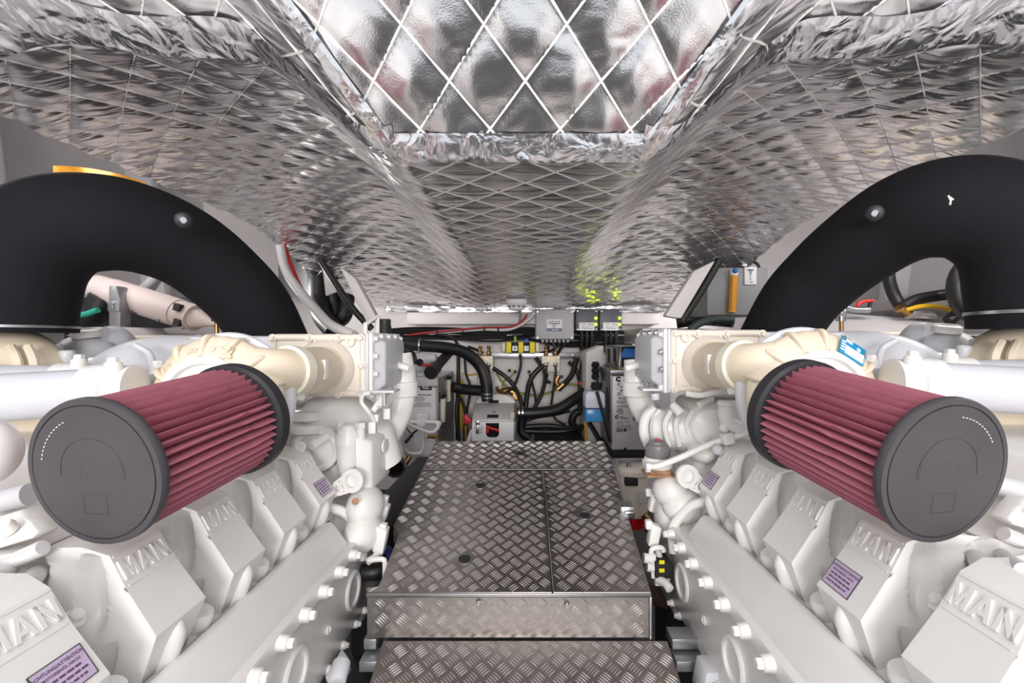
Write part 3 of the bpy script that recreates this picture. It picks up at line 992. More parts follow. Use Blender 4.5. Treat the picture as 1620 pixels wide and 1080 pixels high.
    # elbow
    el = part(M().tube([(.690, .995, -.030), (.640, .985, -.036), (.590, .978, -.050), (.552, .994, -.064), (.534, 1.035, -.071), (.534, 1.10, -.075), (.545, 1.18, -.077), (.556, 1.25, -.078)], [.022, .028, .038, .047, .053, .056, .060, .060], 30, samples=6), 'charge_elbow', CREAM, angle=60)
    part(M().lathe([(.0605, 0), (.0645, .005), (.0645, .014), (.0605, .02)], (.553, 1.215, -.078), (.12, 1, 0), 36), 'bead', CREAM, el)
    part(M().obox((.482, 1.10, -.070), (.006, 0, 0), (0, .016, 0), (0, 0, .024)), 'cast_pad', CREAM_L, el, bevel=.003)
    cl = part(M().lathe([(.054, -.016), (.0585, -.014), (.0590, 0), (.0585, .014), (.054, .016)], (.534, 1.035, -.071), V((-.16, 1, -.06)), 40), 'hose_clamp', CERAM, el)
    part(M().cyl((.505, 1.03, -.130), (.535, 1.035, -.134), .007, n=12).obox((.515, 1.033, -.126), (.010, 0, 0), (0, .012, 0), (0, 0, .008)), 'clamp_screw', PAINT, cl)

    # --- pipes of the charge air system running outboard
    for nm, a, b, r in (('charge_pipe', L(170, 618, .905), L(-170, 640, .84), .046), ('charge_pipe', L(118, 606, 1.06), L(-140, 606, 1.02), .042)):
        p = part(M().cyl(a, b, r, n=36), nm, PAINT_G)
        ax = (a - b).normalized()
        part(M().lathe([(r * .98, -.030), (r * 1.16, -.028), (r * 1.18, .0), (r * 1.16, .012), (r * 1.05, .016), (r * 1.05, .05)], a, ax, 36), 'collar', PAINT, p)
        part(M().lathe([(.015, 0), (.015, .07), (.012, .074)], a + V((-.030, -.02, -.016)), (0, 0, 1), 16).lathe([(.010, .07), (.010, .082), (.007, .084)], a + V((-.030, -.02, -.016)), (0, 0, 1), 6), 'clamp_boss', PAINT, p)
    # grey manifold sweeping over the top of the engine
    mani = part(M().tube([L(110, 650, 1.10), L(160, 610, 1.13), L(205, 583, 1.18), L(255, 570, 1.24), L(320, 568, 1.30), L(440, 568, 1.36)], [.058, .062, .066, .067, .068, .06], 30, samples=6), 'inlet_manifold', PAINT_G, angle=70)
    part(M().tube([L(213, 546, 1.11), L(236, 560, 1.12), L(243, 585, 1.13)], .008, 10, samples=4), 'casting_seam', PAINT_G, mani)
    part(M().prism([(.70, 1.26, .012), (1.02, 1.26, .012), (1.02, 1.26, -.09), (.70, 1.26, -.09)], (0, .26, 0)), 'top_plate', PAINT_G, bevel=.012)
    for px, py, d in ((250, 575, 1.0), (148, 568, 1.12)):
        bolt(mani, L(px, py + 16, d), (0, 0, 1), LUG_W, 1.25, 'boss_bolt')
    dome = part(M().ball(L(136, 568, 1.30), .075, .07, .072, 28, 14), 'thermostat_dome', PAINT_G)
    part(M().lathe([(.034, 0), (.034, .018), (.028, .022), (.020, .022), (.018, .016), (0, .016)], L(138, 532, 1.28), (0, -.2, 1), 28), 'filler_neck', PAINT, dome)
    part(M().tube([L(165, 532, 1.33), L(185, 534, 1.36), L(200, 545, 1.4)], [.03, .034, .03], 16, samples=4), 'coolant_elbow', PAINT_G, dome)
    part(M().obox(L(92, 572, 1.2), (.035, 0, 0), (0, .03, 0), (0, 0, .02)).lathe([(.017, 0), (.017, .035), (.013, .04)], L(85, 568, 1.16), (0, 0, 1), 14).lathe([(.017, 0), (.017, .028), (.013, .033)], L(106, 574, 1.15), (0, 0, 1), 14), 'sensor_block', PAINT_G, bevel=.004)
    # cooler and compressor of the outer bank
    oc = part(M().box((1.10, 1.62, -.09), (1.52, 1.80, .012)), 'outer_cooler', CREAM, bevel=.012)
    part(M().cyl((1.11, 1.615, .006), (1.50, 1.615, .006), .012, n=12), 'rim', CREAM, oc)
    for u in (1.15, 1.28, 1.42, 1.50):
        bolt(oc, (u, 1.606, .004), (0, -1, 0), BOLT_C, 1.3)
    bolt(oc, (1.24, 1.618, -.035), (0, -1, 0), EYELET, 1.7, 'eyelet')
    ot = part(M().tube([L(72, 640, 1.12), L(68, 590, 1.13), L(40, 562, 1.14), L(0, 565, 1.14), L(-30, 600, 1.14)], [.045, .055, .06, .06, .055], 22, samples=6), 'outer_compressor', CREAM, angle=60)
    for px in (18, 44):
        part(M().tube([L(px, 548, 1.075), L(px + 10, 570, 1.065), L(px + 14, 600, 1.07)], [.009, .010, .009], 8, samples=3), 'rib', CREAM, ot)
    part(M().box((1.02, 1.0, -.30), (1.25, 1.14, -.12)), 'compressor_bracket', CREAM, bevel=.01)
    # --- centre of the vee: wiring trough, pipes, round canister
    tof = V((.015 if s < 0 else .06, 0, 0))
    tr = part(M().prism([p + tof for p in [L(-60, 838, .66), L(48, 806, .66), L(76, 842, .60), L(70, 852, .60), L(-60, 890, .60)]], (0.0, .03, -.004)), 'wiring_trough', PAINT, bevel=.005)
    part(M().lathe([(.011, 0), (.012, .008), (.009, .015), (0, .017)], L(30, 840, .615) + tof, (0, -.5, .85), 20), 'push_plug', PAINT, tr)
    part(M().tube([p + tof for p in [L(86, 866, .60), L(60, 880, .60), L(30, 892, .60), L(-20, 905, .60)]], .009, 12, samples=6), 'loom', WHITEHOSE)
    lo = M()
    for k in range(9):
        lo.lathe([(.0092, 0), (.0105, .0012), (.0092, .0024)], L(86 - 4.5 * k, 866 + 2.0 * k, .60) + tof, (L(60, 878, .6) - L(86, 866, .6)), 14)
    part(lo, 'loom_ribs', WHITEHOSE)
    part(M().cyl(L(46, 782, .74), L(-80, 812, .72), .018, n=18), 'vee_pipe', PAINT_G)
    part(M().cyl(L(46, 762, .78), L(-60, 768, .78), .008, n=14), 'vee_pipe', PAINT)
    part(M().cyl(L(60, 905, .62), L(10, 960, .52), .012, n=14).cyl(L(24, 895, .62), L(-30, 930, .52), .009, n=14), 'vee_pipe', WHITEHOSE)
    if s < 0:
        part(M().ball(L(-28, 716, .62), .040, .040, .046, 26, 16), 'canister', PAINT)

    # --- far end of the engine, left and right are fitted differently
    part(M().box((.53, 1.30, -.80), (1.2, 1.52, -.19)), 'end_housing', PAINT, bevel=.03, seg=3)
    part(M().prism([(.455, 1.255, -.50), (.50, 1.255, -.46), (.60, 1.255, -.46), (.60, 1.255, -.80), (.455, 1.255, -.80)], (0, .22, 0)), 'flywheel_casing', PAINT, bevel=.02, seg=3)
    eye = M()
    Cc = (L if s < 0 else R)
    if s < 0:
        p_eye, p_root, d_e = L(558, 760, 1.225), L(528, 775, 1.2), None
    else:
        p_eye, p_root = R(1087, 753, 1.245), R(1118, 775, 1.22)
    # lifting eye: two plates with true holes (rings and web)
    ax_e = V((0.15, -1, .1)).normalized()
    x_, y_, z_ = frame(ax_e)
    eye.lathe([(.0185, -.007), (.0310, -.007), (.0320, -.005), (.0320, .005), (.0310, .007), (.0185, .007), (.0185, -.007)], p_eye, ax_e, 36)
    dirn = (p_root - p_eye)
    dirn = (dirn - ax_e * dirn.dot(ax_e)).normalized()
    per = ax_e.cross(dirn)
    eye.lathe([(.0085, -.007), (.0180, -.007), (.0180, .007), (.0085, .007), (.0085, -.007)], p_eye + dirn * .045, ax_e, 28)
    for q in (-1, 1):
        eye.prism([p_eye + dirn * .006 + per * q * .0272 - ax_e * .0068, p_eye + dirn * .05 + per * q * .0190 - ax_e * .0068, p_eye + dirn * .05 + per * q * .0145 - ax_e * .0068, p_eye + dirn * .012 + per * q * .0165 - ax_e * .0068], ax_e * .0136)
    eye.prism([p_eye + dirn * .021 + per * .0185 - ax_e * .0066, p_eye + dirn * .034 + per * .013 - ax_e * .0066, p_eye + dirn * .034 - per * .013 - ax_e * .0066, p_eye + dirn * .021 - per * .0185 - ax_e * .0066], ax_e * .0132)
    eye.prism([p_eye + dirn * .058 + per * .017 - ax_e * .0066, p_eye + dirn * .10 + per * .022 - ax_e * .0066, p_eye + dirn * .10 - per * .022 - ax_e * .0066, p_eye + dirn * .058 - per * .017 - ax_e * .0066], ax_e * .0132)
    part(eye, 'lifting_eye', PAINT, angle=30)
    if s < 0:
        # raw water pump with its hood, thermostat housing and filter bowl
        hood = part(M().tube([L(488, 715, 1.30), L(492, 670, 1.30), L(515, 650, 1.31), L(550, 655, 1.36), L(585, 685, 1.40), L(606, 735, 1.42)], [.032, .040, .052, .068, .072, .060], 28, samples=6), 'pump_hood', PAINT, angle=70)
        part(M().ball(L(560, 690, 1.40), .098, .08, .092, 32, 18), 'pump_body', PAINT)
        part(M().lathe([(.040, 0), (.046, .004), (.046, .024), (.040, .028)], L(489, 664, 1.28), (0, 0, 1), 30).lathe([(.040, -.036), (.046, -.032), (.046, -.012), (.040, -.008)], L(489, 664, 1.28), (0, 0, 1), 30), 'collar', PAINT, hood)
        part(M().obox(L(456, 660, 1.29), (.045, 0, 0), (0, .03, 0), (0, 0, .012)).obox(L(456, 672, 1.29), (.05, 0, 0), (0, .035, 0), (0, 0, .012)), 'inlet_flange', PAINT, hood, bevel=.005)
        vol = part(M().lathe([(.066, .04), (.066, 0), (.060, -.010), (.050, -.012), (.044, -.006), (.022, -.018), (0, -.019)], L(500, 712, 1.27), (0.25, 1, 0.1), 40), 'volute', PAINT)
        part(M().cyl(L(517, 690, 1.24), L(492, 705, 1.2), .011, .013, n=16), 'drain_plug', PAINT, vol)
        bolt(vol, L(476, 706, 1.2), (0.1, -1, 0), EYELET_W, 1.2, 'eyelet')
        bowl = part(M().lathe([(.018, 0), (.026, .01), (.030, .04), (.0335, .085), (.0345, .09), (.0345, .098), (.0335, .10), (.030, .125), (.018, .142), (0, .147)], L(551, 752, 1.28), (0, 0, 1), 30), 'filter_bowl', PAINT)
        part(M().cyl(L(571, 770, 1.27), L(571, 676, 1.27), .0125, n=18).lathe([(.016, 0), (.016, .014), (.010, .016)], L(571, 676, 1.27), (0, 0, 1), 6), 'through_stud', PAINT, bowl)
        part(M().cyl(L(539, 700, 1.29), L(539, 668, 1.29), .010, n=16), 'through_stud', PAINT, bowl)
        bx = part(M().prism([(.468, 1.25, -.265), (.428, 1.27, -.285), (.415, 1.40, -.275), (.46, 1.42, -.25), (.462, 1.42, -.44), (.415, 1.40, -.425), (.428, 1.27, -.405), (.468, 1.25, -.40)][:4], (0, 0, -.135)), 'valve_box', PAINT, bevel=.008)
        for px, py, d in ((594, 664, 1.27), (613, 654, 1.32), (590, 676, 1.25)):
            part(M().obox(L(px, py, d), (.010, 0, 0), (0, .010, 0), (0, 0, .016)), 'clip', PAINT, bx, bevel=.003)
        part(M().lathe([(.020, 0), (.020, .005), (.012, .006), (0, .006)], L(608, 705, 1.345), (-1, -.1, 0), 24), 'cover_plug', PAINT, bx)
        part(M().obox(L(597, 706, 1.33), (.003, 0, 0), (0, .003, 0), (0, 0, .020)), 'rib', PAINT, bx)
        # water pipe curving down behind the cooler end cover
        wp = part(M().tube([L(632, 560, 1.52), L(638, 600, 1.52), L(634, 640, 1.52), L(618, 676, 1.50), L(600, 705, 1.48)], [.040, .042, .044, .046, .044], 26, samples=6), 'water_pipe', PAINT, angle=70)
        part(M().lathe([(.044, 0), (.051, .003), (.051, .048), (.044, .051)], L(637, 627, 1.52), (0.02, 0, 1), 30), 'clamp', PAINT, wp)
        part(M().tube([L(624, 620, 1.50), L(606, 640, 1.46), L(604, 690, 1.42), L(612, 735, 1.42)], .022, 16, samples=6), 'bypass_pipe', PAINT)
        part(M().tube([L(616, 570, 1.5), L(632, 578, 1.44), L(646, 583, 1.44)], .011, 12, samples=4), 'hose_nipple', PAINT)
        part(M().obox(L(604, 630, 1.30), (.012, 0, 0), (0, .01, 0), (0, 0, .02)).cyl(L(604, 618, 1.30), L(600, 644, 1.27), .008, n=12).cyl(L(590, 650, 1.27), L(600, 636, 1.28), .009, n=12).tube([L(586, 622, 1.24), L(575, 624, 1.24), L(572, 636, 1.24), L(582, 650, 1.24), L(596, 670, 1.27)], .006, 10, samples=4), 'sensor_lead', PAINT)
        part(M().obox(L(600, 618, 1.28), (.05, 0, 0), (0, .03, 0), (0, 0, .003)), 'bracket_plate', PAINT_G, bevel=.001)
        for px, py, d in ((578, 800, 1.24), (575, 840, 1.22)):
            part(M().ball(L(px, py, d + .03), .05, .07, .055, 20, 12), 'casting_bulge', PAINT)
        part(M().lathe([(.009, 0), (.009, .002), (0, .003)], L(562, 793, 1.19), (-.3, -.8, .5), 24), 'rust_spot', RUST, label='small rust stain on the white casting')
        # plugs and cable clips on the aisle side
        for px, py, d, w, h in ((603, 852, 1.24, .012, .034), (606, 808, 1.33, .012, .022)):
            q = part(M().obox(L(px, py, d), (.014, 0, .006), (0, .016, 0), (-.006, 0, h)).obox(L(px + 3, py - 18, d), (.009, 0, .002), (0, .010, 0), (-.003, 0, .012)), 'cable_plug', PAINT, bevel=.003)
        part(M().tube([L(600, 866, 1.24), L(594, 880, 1.22), L(582, 888, 1.2)], .010, 12, samples=4), 'plug_cable', WHITEHOSE)
        br = part(M().tube([L(582, 886, 1.2), L(604, 884, 1.2), L(609, 890, 1.2), L(609, 912, 1.2)], .007, 8, samples=2), 'hose_bracket', PAINT)
        part(M().tube([L(566, 905, 1.24), L(592, 905, 1.24), L(612, 903, 1.26)], .021, 16, samples=4), 'coolant_hose', BLACK)
        part(M().tube([L(604, 868, 1.3), L(616, 872, 1.32), L(620, 892, 1.32)], .012, 12, samples=4), 'coolant_hose', NAVY)
        lv = part(M().obox(L(536, 1064, 1.02), (.012, .01, .004), (0, .045, 0), (0, -.01, .022)).cyl(L(541, 1046, 1.02), L(532, 1080, .98), .020, n=16), 'level_sensor', PAINT_G, bevel=.004)
    else:
        # barrel shaped pump, breather and vent hoses
        barrel = part(M().lathe([(.050, -.09), (.058, -.08), (.060, -.05), (.066, -.045), (.066, -.035), (.064, -.03), (.068, .02), (.068, .05), (.072, .055), (.072, .07), (.062, .085), (.062, .10)], R(1080, 678, 1.40), V((-.85, .35, 0)) * -1, 36), 'pump_barrel', PAINT)
        part(M().lathe([(.062, .05), (.062, 0), (.055, -.010), (.044, -.012), (.024, -.018), (0, -.019)], R(1126, 676, 1.32), (.1, 1, 0), 36), 'volute', PAINT)
        for px, py in ((1131, 660), (1119, 692), (1137, 690)):
            bolt(eng, R(px, py, 1.295), (0, -1, 0), EYELET_W, .6, 'eyelet')
        for k in range(3):
            part(M().tube([R(1062 + 17 * k, 650, 1.345), R(1052 + 17 * k, 672, 1.335), R(1058 + 17 * k, 705, 1.345)], .008, 8, samples=4), 'rib', PAINT, barrel)
        ring = part(M().tube([R(1036, 645, 1.42), R(1022, 660, 1.42), R(1019, 685, 1.42), R(1030, 712, 1.43)], .016, 14, samples=6).tube([R(1044, 648, 1.40), R(1034, 662, 1.40), R(1032, 685, 1.40), R(1040, 708, 1.41)], .008, 12, samples=6), 'pipe_ring', PAINT)
        wp = part(M().tube([R(1004, 568, 1.56), R(1008, 610, 1.56), R(1016, 640, 1.56), R(1036, 668, 1.54), R(1060, 690, 1.50)], [.036, .044, .046, .046, .044], 26, samples=6), 'water_pipe', PAINT, angle=70)
        part(M().lathe([(.044, 0), (.051, .003), (.051, .048), (.044, .051)], R(1009, 626, 1.56), (-.03, 0, 1), 30), 'clamp', PAINT, wp)
        part(M().tube([R(1014, 576, 1.5), R(1000, 580, 1.46), R(991, 583, 1.46)], .012, 12, samples=4), 'hose_nipple', PAINT)
        part(M().obox(R(1040, 615, 1.32), (.05, 0, 0), (0, .03, 0), (0, 0, .003)).cyl(R(1036, 622, 1.30), R(1037, 632, 1.30), .012, n=14), 'bracket_plate', PAINT_G, bevel=.001)
        part(M().tube([R(1085, 622, 1.25), R(1110, 625, 1.24), R(1150, 614, 1.22)], .008, 8, samples=4), 'strut', PAINT)
        bre = part(M().lathe([(.040, -.030), (.043, -.026), (.043, -.012), (.038, -.008), (.036, 0)], R(1040, 722, 1.33), (0, 0, 1), 30), 'breather', PAINT)
        part(M().lathe([(.034, -.006), (.0355, 0), (.0355, .016), (.034, .018), (.033, .020), (.032, .028), (.026, .032), (.024, .038), (.012, .042), (0, .042)], R(1040, 718, 1.33), (0, 0, 1), 30), 'breather_cap', mat('grey_cap', (118, 116, 118), .4), bre)
        part(M().cyl(R(1040, 696, 1.325), R(1040, 694, 1.325), .006, n=12), 'cap_mark', RED, bre)
        part(M().obox(R(1041, 748, 1.34), (.042, 0, 0), (0, .036, 0), (0, 0, .004)).obox(R(1041, 744, 1.34), (.030, 0, 0), (0, .03, 0), (0, 0, .010)), 'gasket', RUST, bre, bevel=.003)
        part(M().tube([R(1030, 738, 1.27), R(1044, 736, 1.26), R(1080, 722, 1.25), R(1120, 704, 1.23), R(1160, 691, 1.2), R(1192, 682, 1.18)], .0085, 14, samples=5), 'vent_pipe', PAINT)
        part(M().obox(R(1150, 693, 1.2), (.014, 0, .003), (0, .014, 0), (-.003, 0, .014)).ball(R(1146, 676, 1.2), .013), 'pipe_clamp', PAINT, bevel=.003)
        part(M().lathe([(.014, 0), (.014, .012)], R(1028, 739, 1.27), (-1, 0, 0), 6), 'vent_nut', PAINT)
        hz = part(M().tube([R(1150, 634, 1.2), R(1148, 655, 1.2), R(1154, 668, 1.2), R(1172, 678, 1.2), R(1196, 690, 1.2)], .019, 16, samples=6), 'bent_hose', PAINT)
        part(M().lathe([(.0205, 0), (.0235, .002), (.0235, .012), (.0205, .014)], R(1150, 642, 1.2), (0, 0, 1), 24), 'clamp', PAINT, hz)
        part(M().cyl(R(1106, 640, 1.28), R(1126, 630, 1.30), .009, n=12), 'nipple', PAINT)
        part(M().cyl(R(1064, 640, 1.33), R(1078, 655, 1.31), .012, .015, n=16), 'nipple', PAINT)
        for px, py, d, rx, rz in ((1060, 775, 1.30, .05, .05), (1080, 800, 1.28, .06, .05), (1052, 820, 1.32, .03, .06), (1110, 715, 1.30, .04, .03)):
            part(M().ball(R(px, py, d + .03), rx, .06, rz, 20, 12), 'casting_bulge', PAINT)
        part(M().ball(R(1135, 711, 1.2), .014, .014, .014), 'core_plug', PAINT_G)
        # plugs, sensor with yellow tags
        for px, py, d, h in ((1034, 846, 1.28, .03), (1034, 795, 1.40, .026)):
            part(M().obox(R(px, py, d), (.013, 0, -.006), (0, .016, 0), (.006, 0, h)).obox(R(px - 8, py - 17, d), (.009, 0, 0), (0, .010, 0), (0, 0, .012)), 'cable_plug', PAINT, bevel=.003)
        part(M().tube([R(1038, 860, 1.28), R(1042, 876, 1.27), R(1046, 892, 1.26)], .009, 12, samples=4), 'plug_cable', WHITEHOSE)
        sol = part(M().obox(R(1045, 894, 1.26), (.022, 0, 0), (0, .03, 0), (0, 0, .022)), 'solenoid', BLACKM, bevel=.003)
        for py in (889, 902):
            part(M().obox(R(1047, py, 1.228), (.007, 0, 0), (0, .0008, 0), (0, 0, .005)), 'solenoid_tag', YELLOW, sol)
        part(M().tube([R(1030, 876, 1.25), R(1032, 868, 1.25), R(1046, 866, 1.25), R(1050, 872, 1.25)], .007, 8, samples=3).obox(R(1033, 894, 1.25), (.006, 0, 0), (0, .008, 0), (0, 0, .032)).cyl(R(1018, 882, 1.25), R(1032, 884, 1.25), .013, n=14).cyl(R(1023, 896, 1.25), R(1034, 898, 1.25), .012, n=14), 'solenoid_bracket', PAINT, sol)
        part(M().tube([R(1040, 916, 1.24), R(1052, 922, 1.22), R(1060, 932, 1.2)], .012, 10, samples=3).obox(R(1045, 914, 1.26), (.02, 0, 0), (0, .02, 0), (0, 0, .012)), 'solenoid_foot', PAINT, sol, bevel=.002)
        lv = part(M().cyl(R(1110, 1046, 1.06), R(1106, 1058, 1.05), .012, n=14).obox(R(1118, 1070, 1.0), (.018, .0, 0), (0, .03, 0), (.006, 0, .03)), 'level_sensor', PAINT_G, bevel=.006)
    return eng
build_engine(-1)
build_engine(1)

# ------------------------------------------------------------------ equipment at the back wall
ZW = ZB - 0.004
def wbox(mb, x0, y0, x1, y1, d, depth, back=False):
    """box whose front face covers the pixel rectangle at depth d"""
    a, b = W(x0, y1, d), W(x1, y0, d)
    return mb.box((a.x, d, a.z), (b.x, d + depth, b.z))
def lines(mb, x0, x1, ys, d, th, rnd=True, seed=1):
    """rows of small print too fine to read"""
    rg = random.Random(seed)
    for y in ys:
        a = x0 + (rg.random() * 3 if rnd else 0)
        while a < x1 - 1:
            b = min(x1, a + rg.uniform(2.0, 6.0))
            p, q = W(a, y, d), W(b, y, d)
            mb.box((p.x, d - .0006, p.z - th), (q.x, d, p.z + th))
            a = b + rg.uniform(.7, 1.6)
            if rg.random() < .12:
                break

# left generator cabinet
ZL = 2.74
t = thing('generator_cabinet', W(655, 740, ZL) + V((0, .3, 0)), 'white metal cabinet behind the left engine with warning print on its front', 'cabinet')
a, b = W(604, 742, ZL), W(690.5, 612, ZL)
body = MB().hexa([(a.x, ZL, a.z), (b.x, ZL, a.z), (b.x, 3.40, a.z), (a.x, 3.40, a.z), (a.x, ZL, b.z), (b.x - .004, ZL, b.z), (b.x, 3.40, b.z + .0), (a.x, 3.40, b.z)]).build('front_panel', CAB, t, bevel=.012)
MB().box((b.x - .002, ZL + .03, a.z + .02), (b.x + .004, 3.38, b.z + .05)).build('side_panel', CAB_G, t, bevel=.002)
lid = MB().box((a.x, ZL - .004, b.z + .004), (b.x + .002, 3.39, b.z + .055)).build('lid', CAB, t, bevel=.006)
for y, z in ((2.86, -.10), (3.08, .0)):
    q = W(0, 0, 1)
    h = MB().box((b.x + .003, y, b.z - .235 + (z + .1) * 1.0), (b.x + .026, y + .05, b.z - .235 + (z + .1) * 1.0 + .155)).build('latch', CERAM, t, bevel=.003)
    MB().box((b.x + .002, y - .012, b.z - .235 + (z + .1) + .150), (b.x + .028, y + .065, b.z - .235 + (z + .1) + .172)).build('latch_pivot', BLACKM, h, bevel=.003)
for y, z0, z1 in ((2.79, b.z - .10, b.z - .04), (2.98, b.z - .13, b.z - .05), (3.07, b.z - .12, b.z - .05)):
    MB().box((b.x + .002, y, z0), (b.x + .0055, y + .035, z1)).build('slot', BLACKM, t)
wbox(MB(), 664.5, 609.5, 683, 617, ZL - .0015, .002).build('name_plate', INK, t)
m = MB()
lines(m, 667, 680, (612, 614.4), ZL - .002, .0024, seed=3)
m.build('plate_print', INK_W, t)
m = MB()
lines(m, 654, 683, (624.5,), ZL - .0006, .0030, seed=4)
lines(m, 656, 683, (628.5, 631, 633.6, 637.5, 640, 642.7), ZL - .0006, .0016, seed=5)
m.build('warning_print', BOXD, t)
MB().ball(W(649, 617, ZL), .010, .004, .020, 14, 8).build('stop_button', RED, t)
# raw water valve group on its front
v = MB().tube([W(632, 668, 2.62), W(650, 668, 2.66), W(690, 668, 2.66), W(694, 671, 2.63)], .013, 12, samples=3).cyl(W(666, 671, 2.66), W(666, 671, 2.60), .024, n=20).cyl(W(666, 671, 2.60), W(666, 671, 2.585), .012, n=16).obox(W(669, 660, 2.68), (.034, 0, 0), (0, .02, 0), (0, 0, .020)).ball(W(694, 670, 2.62), .017)
vp = v.build('valve_body', CAB, t, bevel=.002)
MB().tube([W(636, 667, 2.55), W(660, 677, 2.56), W(682, 684, 2.57), W(692, 678, 2.58), W(694, 672, 2.6)], .009, 10, samples=4).build('valve_lever', WHITEHOSE, vp)
MB().tube([W(669, 672, 2.66), W(669, 690, 2.66), W(670, 708, 2.66), W(664, 717, 2.66), W(646, 716, 2.66), W(640, 708, 2.66)], .011, 10, samples=5).build('drain_pipe', CAB, vp)
MB().cyl(W(676, 690, 2.64), W(690, 690, 2.64), .011, n=14).cyl(W(690, 689, 2.64), W(692, 697, 2.64), .009, n=14).lathe([(.014, 0), (.014, .014)], W(684, 690, 2.64), (1, 0, 0), 6).build('drain_tap', BRASS, vp)
MB().cyl(W(652, 686, 2.6), W(640, 700, 2.58), .012, n=14).build('cable_grip', BLACK, vp)
MB().tube([W(652, 686, 2.6), W(662, 678, 2.6)], .006, 8).tube([W(641, 674, 2.6), W(652, 688, 2.6)], .004, 6).build('cable_tie', BLACK, vp)
MB().cyl(W(648, 722, 2.68), W(640, 734, 2.66), .015, .019, n=14).build('drain_nipple', BRASS, vp)
wbox(MB(), 636, 740, 683, 747, 2.7, .5).build('base', RUBBER_D, t)
# fittings on top of it
t2 = thing('fuel_filter', W(655, 600, 2.9), 'white filter head with hoses standing on the left cabinet', 'filter')
MB().tube([W(628, 566, 2.95), W(680, 568, 2.95), W(690, 580, 2.95)], .04, 16, samples=4).build('body', CAB, t2)
MB().cyl(W(655, 572, 2.85), W(690, 566, 2.85), .03, n=20).obox(W(660, 587, 2.85), (.06, 0, 0), (0, .05, 0), (0, 0, .03)).lathe([(.05, 0), (.05, .03), (.04, .035)], W(665, 586, 2.8), (0, 0, 1), 20).build('head', CAB, t2, bevel=.004)
MB().cyl(W(664, 573, 2.72), W(664, 573, 2.78), .022, n=18).build('gauge', BLACKM, t2)
MB().cyl(W(668, 578, 2.72), W(684, 577, 2.72), .006, n=10).build('tap_handle', RED, t2)
MB().tube([W(626, 540, 2.75), W(642, 552, 2.72), W(652, 563, 2.7), W(654, 576, 2.7)], .024, 14, samples=5).build('hose', BLACK, t2)
MB().lathe([(.021, 0), (.019, .1)], W(655, 597, 2.7), (-.06, 0, 1), 14).build('hose_tail', CAB, t2)
tb = MB().cyl(W(712, 556, 3.2), W(690, 580, 2.8), .032, n=18).lathe([(.040, 0), (.040, .09), (.035, .1)], W(681, 590, 2.7), W(690, 580, 2.8) - W(681, 590, 2.7), 20).build('lift_handle', RUBBER_D)
tag(tb, 'dark grey round tube lying along the lid of the left cabinet', 'tube')

# right generator set and control box on it
ZG = 2.62
t = thing('generator_set', W(1000, 712, ZG) + V((0, .35, 0)), 'silver generator housing behind the right engine with a printed data panel', 'generator')
a, b = W(968, 712, ZG), W(1062, 594, ZG)
MB().box((a.x, ZG, a.z), (b.x, 3.30, b.z)).build('front_panel', mat('silver_panel', (200, 196, 200), .38, metal=.25, vary=.04), t, bevel=.010)
MB().hexa([(a.x - .004, ZG + .02, a.z + .01), (a.x + .02, ZG + .02, a.z + .01), (a.x + .02, 3.28, a.z + .01), (a.x - .004, 3.28, a.z + .01),
           (a.x - .004, ZG + .02, b.z + .02), (a.x + .02, ZG + .02, b.z + .02), (a.x + .02, 3.28, b.z + .02), (a.x - .004, 3.28, b.z + .02)]).build('side_panel', CAB_G, t, bevel=.004)
MB().box((a.x - .012, ZG - .006, b.z + .004), (b.x, 3.30, b.z + .034)).build('lid', CAB_G, t, bevel=.006)
MB().box((a.x, ZG + .012, a.z - .05), (b.x, 3.2, a.z + .004)).build('base', BLACKM, t, bevel=.006)
m = MB()
lines(m, 974, 998, (604.8,), ZG - .0004, .0005, False, 1)
put_text(m, 'C', .036, W(978, 600, ZG - .001), X, (0, 0, 1), bold=.0035)
lines(m, 985, 996, (601.7, 605.5), ZG - .0006, .0026, seed=12)
for k, (x0, x1, yy) in enumerate(((975, 981, (606.5, 608, 609.5)), (979, 989, (611, 612.5)), (975, 978, (613.5, 615)), (979, 988, (616, 617.5, 619)), (993, 997, (607, 609.5, 612, 614.5, 617)),
                                  (975, 983, (621.5, 623, 625)), (991, 998, (623, 625)), (976, 995, (629, 630.5)), (975, 999, (634, 636, 637.5)), (975, 998, (641.5, 643.5)),
                                  (975, 986, (646.5, 648, 649.5, 651, 652.5, 654.5)), (995, 997, (646.5, 649, 652)), (979, 996, (658.5, 660.5, 662.5)), (974, 998, (667, 670, 673, 675.5)))):
    lines(m, x0, x1, yy, ZG - .0006, .0017, seed=20 + k)
put_text(m, 'C', .026, W(975.5, 659.5, ZG - .001), X, (0, 0, 1), bold=.0025)
a2, b2 = W(975, 683, ZG), W(985, 678, ZG)
for k in range(5):
    m.box((a2.x, ZG - .0006, a2.z + .0045 * k), (b2.x, ZG, a2.z + .0045 * k + .003))
m.lathe([(.010, 0), (.010, .0006)], W(988.7, 680, ZG), (0, -1, 0), 18)
put_text(m, 'CE', .018, W(994.3, 679.4, ZG - .001), X, (0, 0, 1))
lines(m, 1003, 1012, (669,), ZG - .0006, .0016, seed=44)
m.build('panel_print', INK, t)
m = MB()
for x0, x1 in ((1001.5, 1004), (1006, 1009)):
    wbox(m, x0, 655, x1, 665, ZG - .001, .001)
    wbox(m, x0, 647, x1, 652, ZG - .001, .001)
m.build('large_print', INK, t)
MB().cyl(W(989, 709.5, ZG), W(989, 709.5, ZG) - V((0, .006, 0)), .007, n=14).build('panel_screw', BLACKM, t)
for y, z in ((2.78, .03), (3.0, .05), (3.22, .05), (2.8, -.12)):
    placed('screw', SCREW, t, (a.x - .005, y, b.z - .06 + z), (-1, 0, 0), scale=1.5)
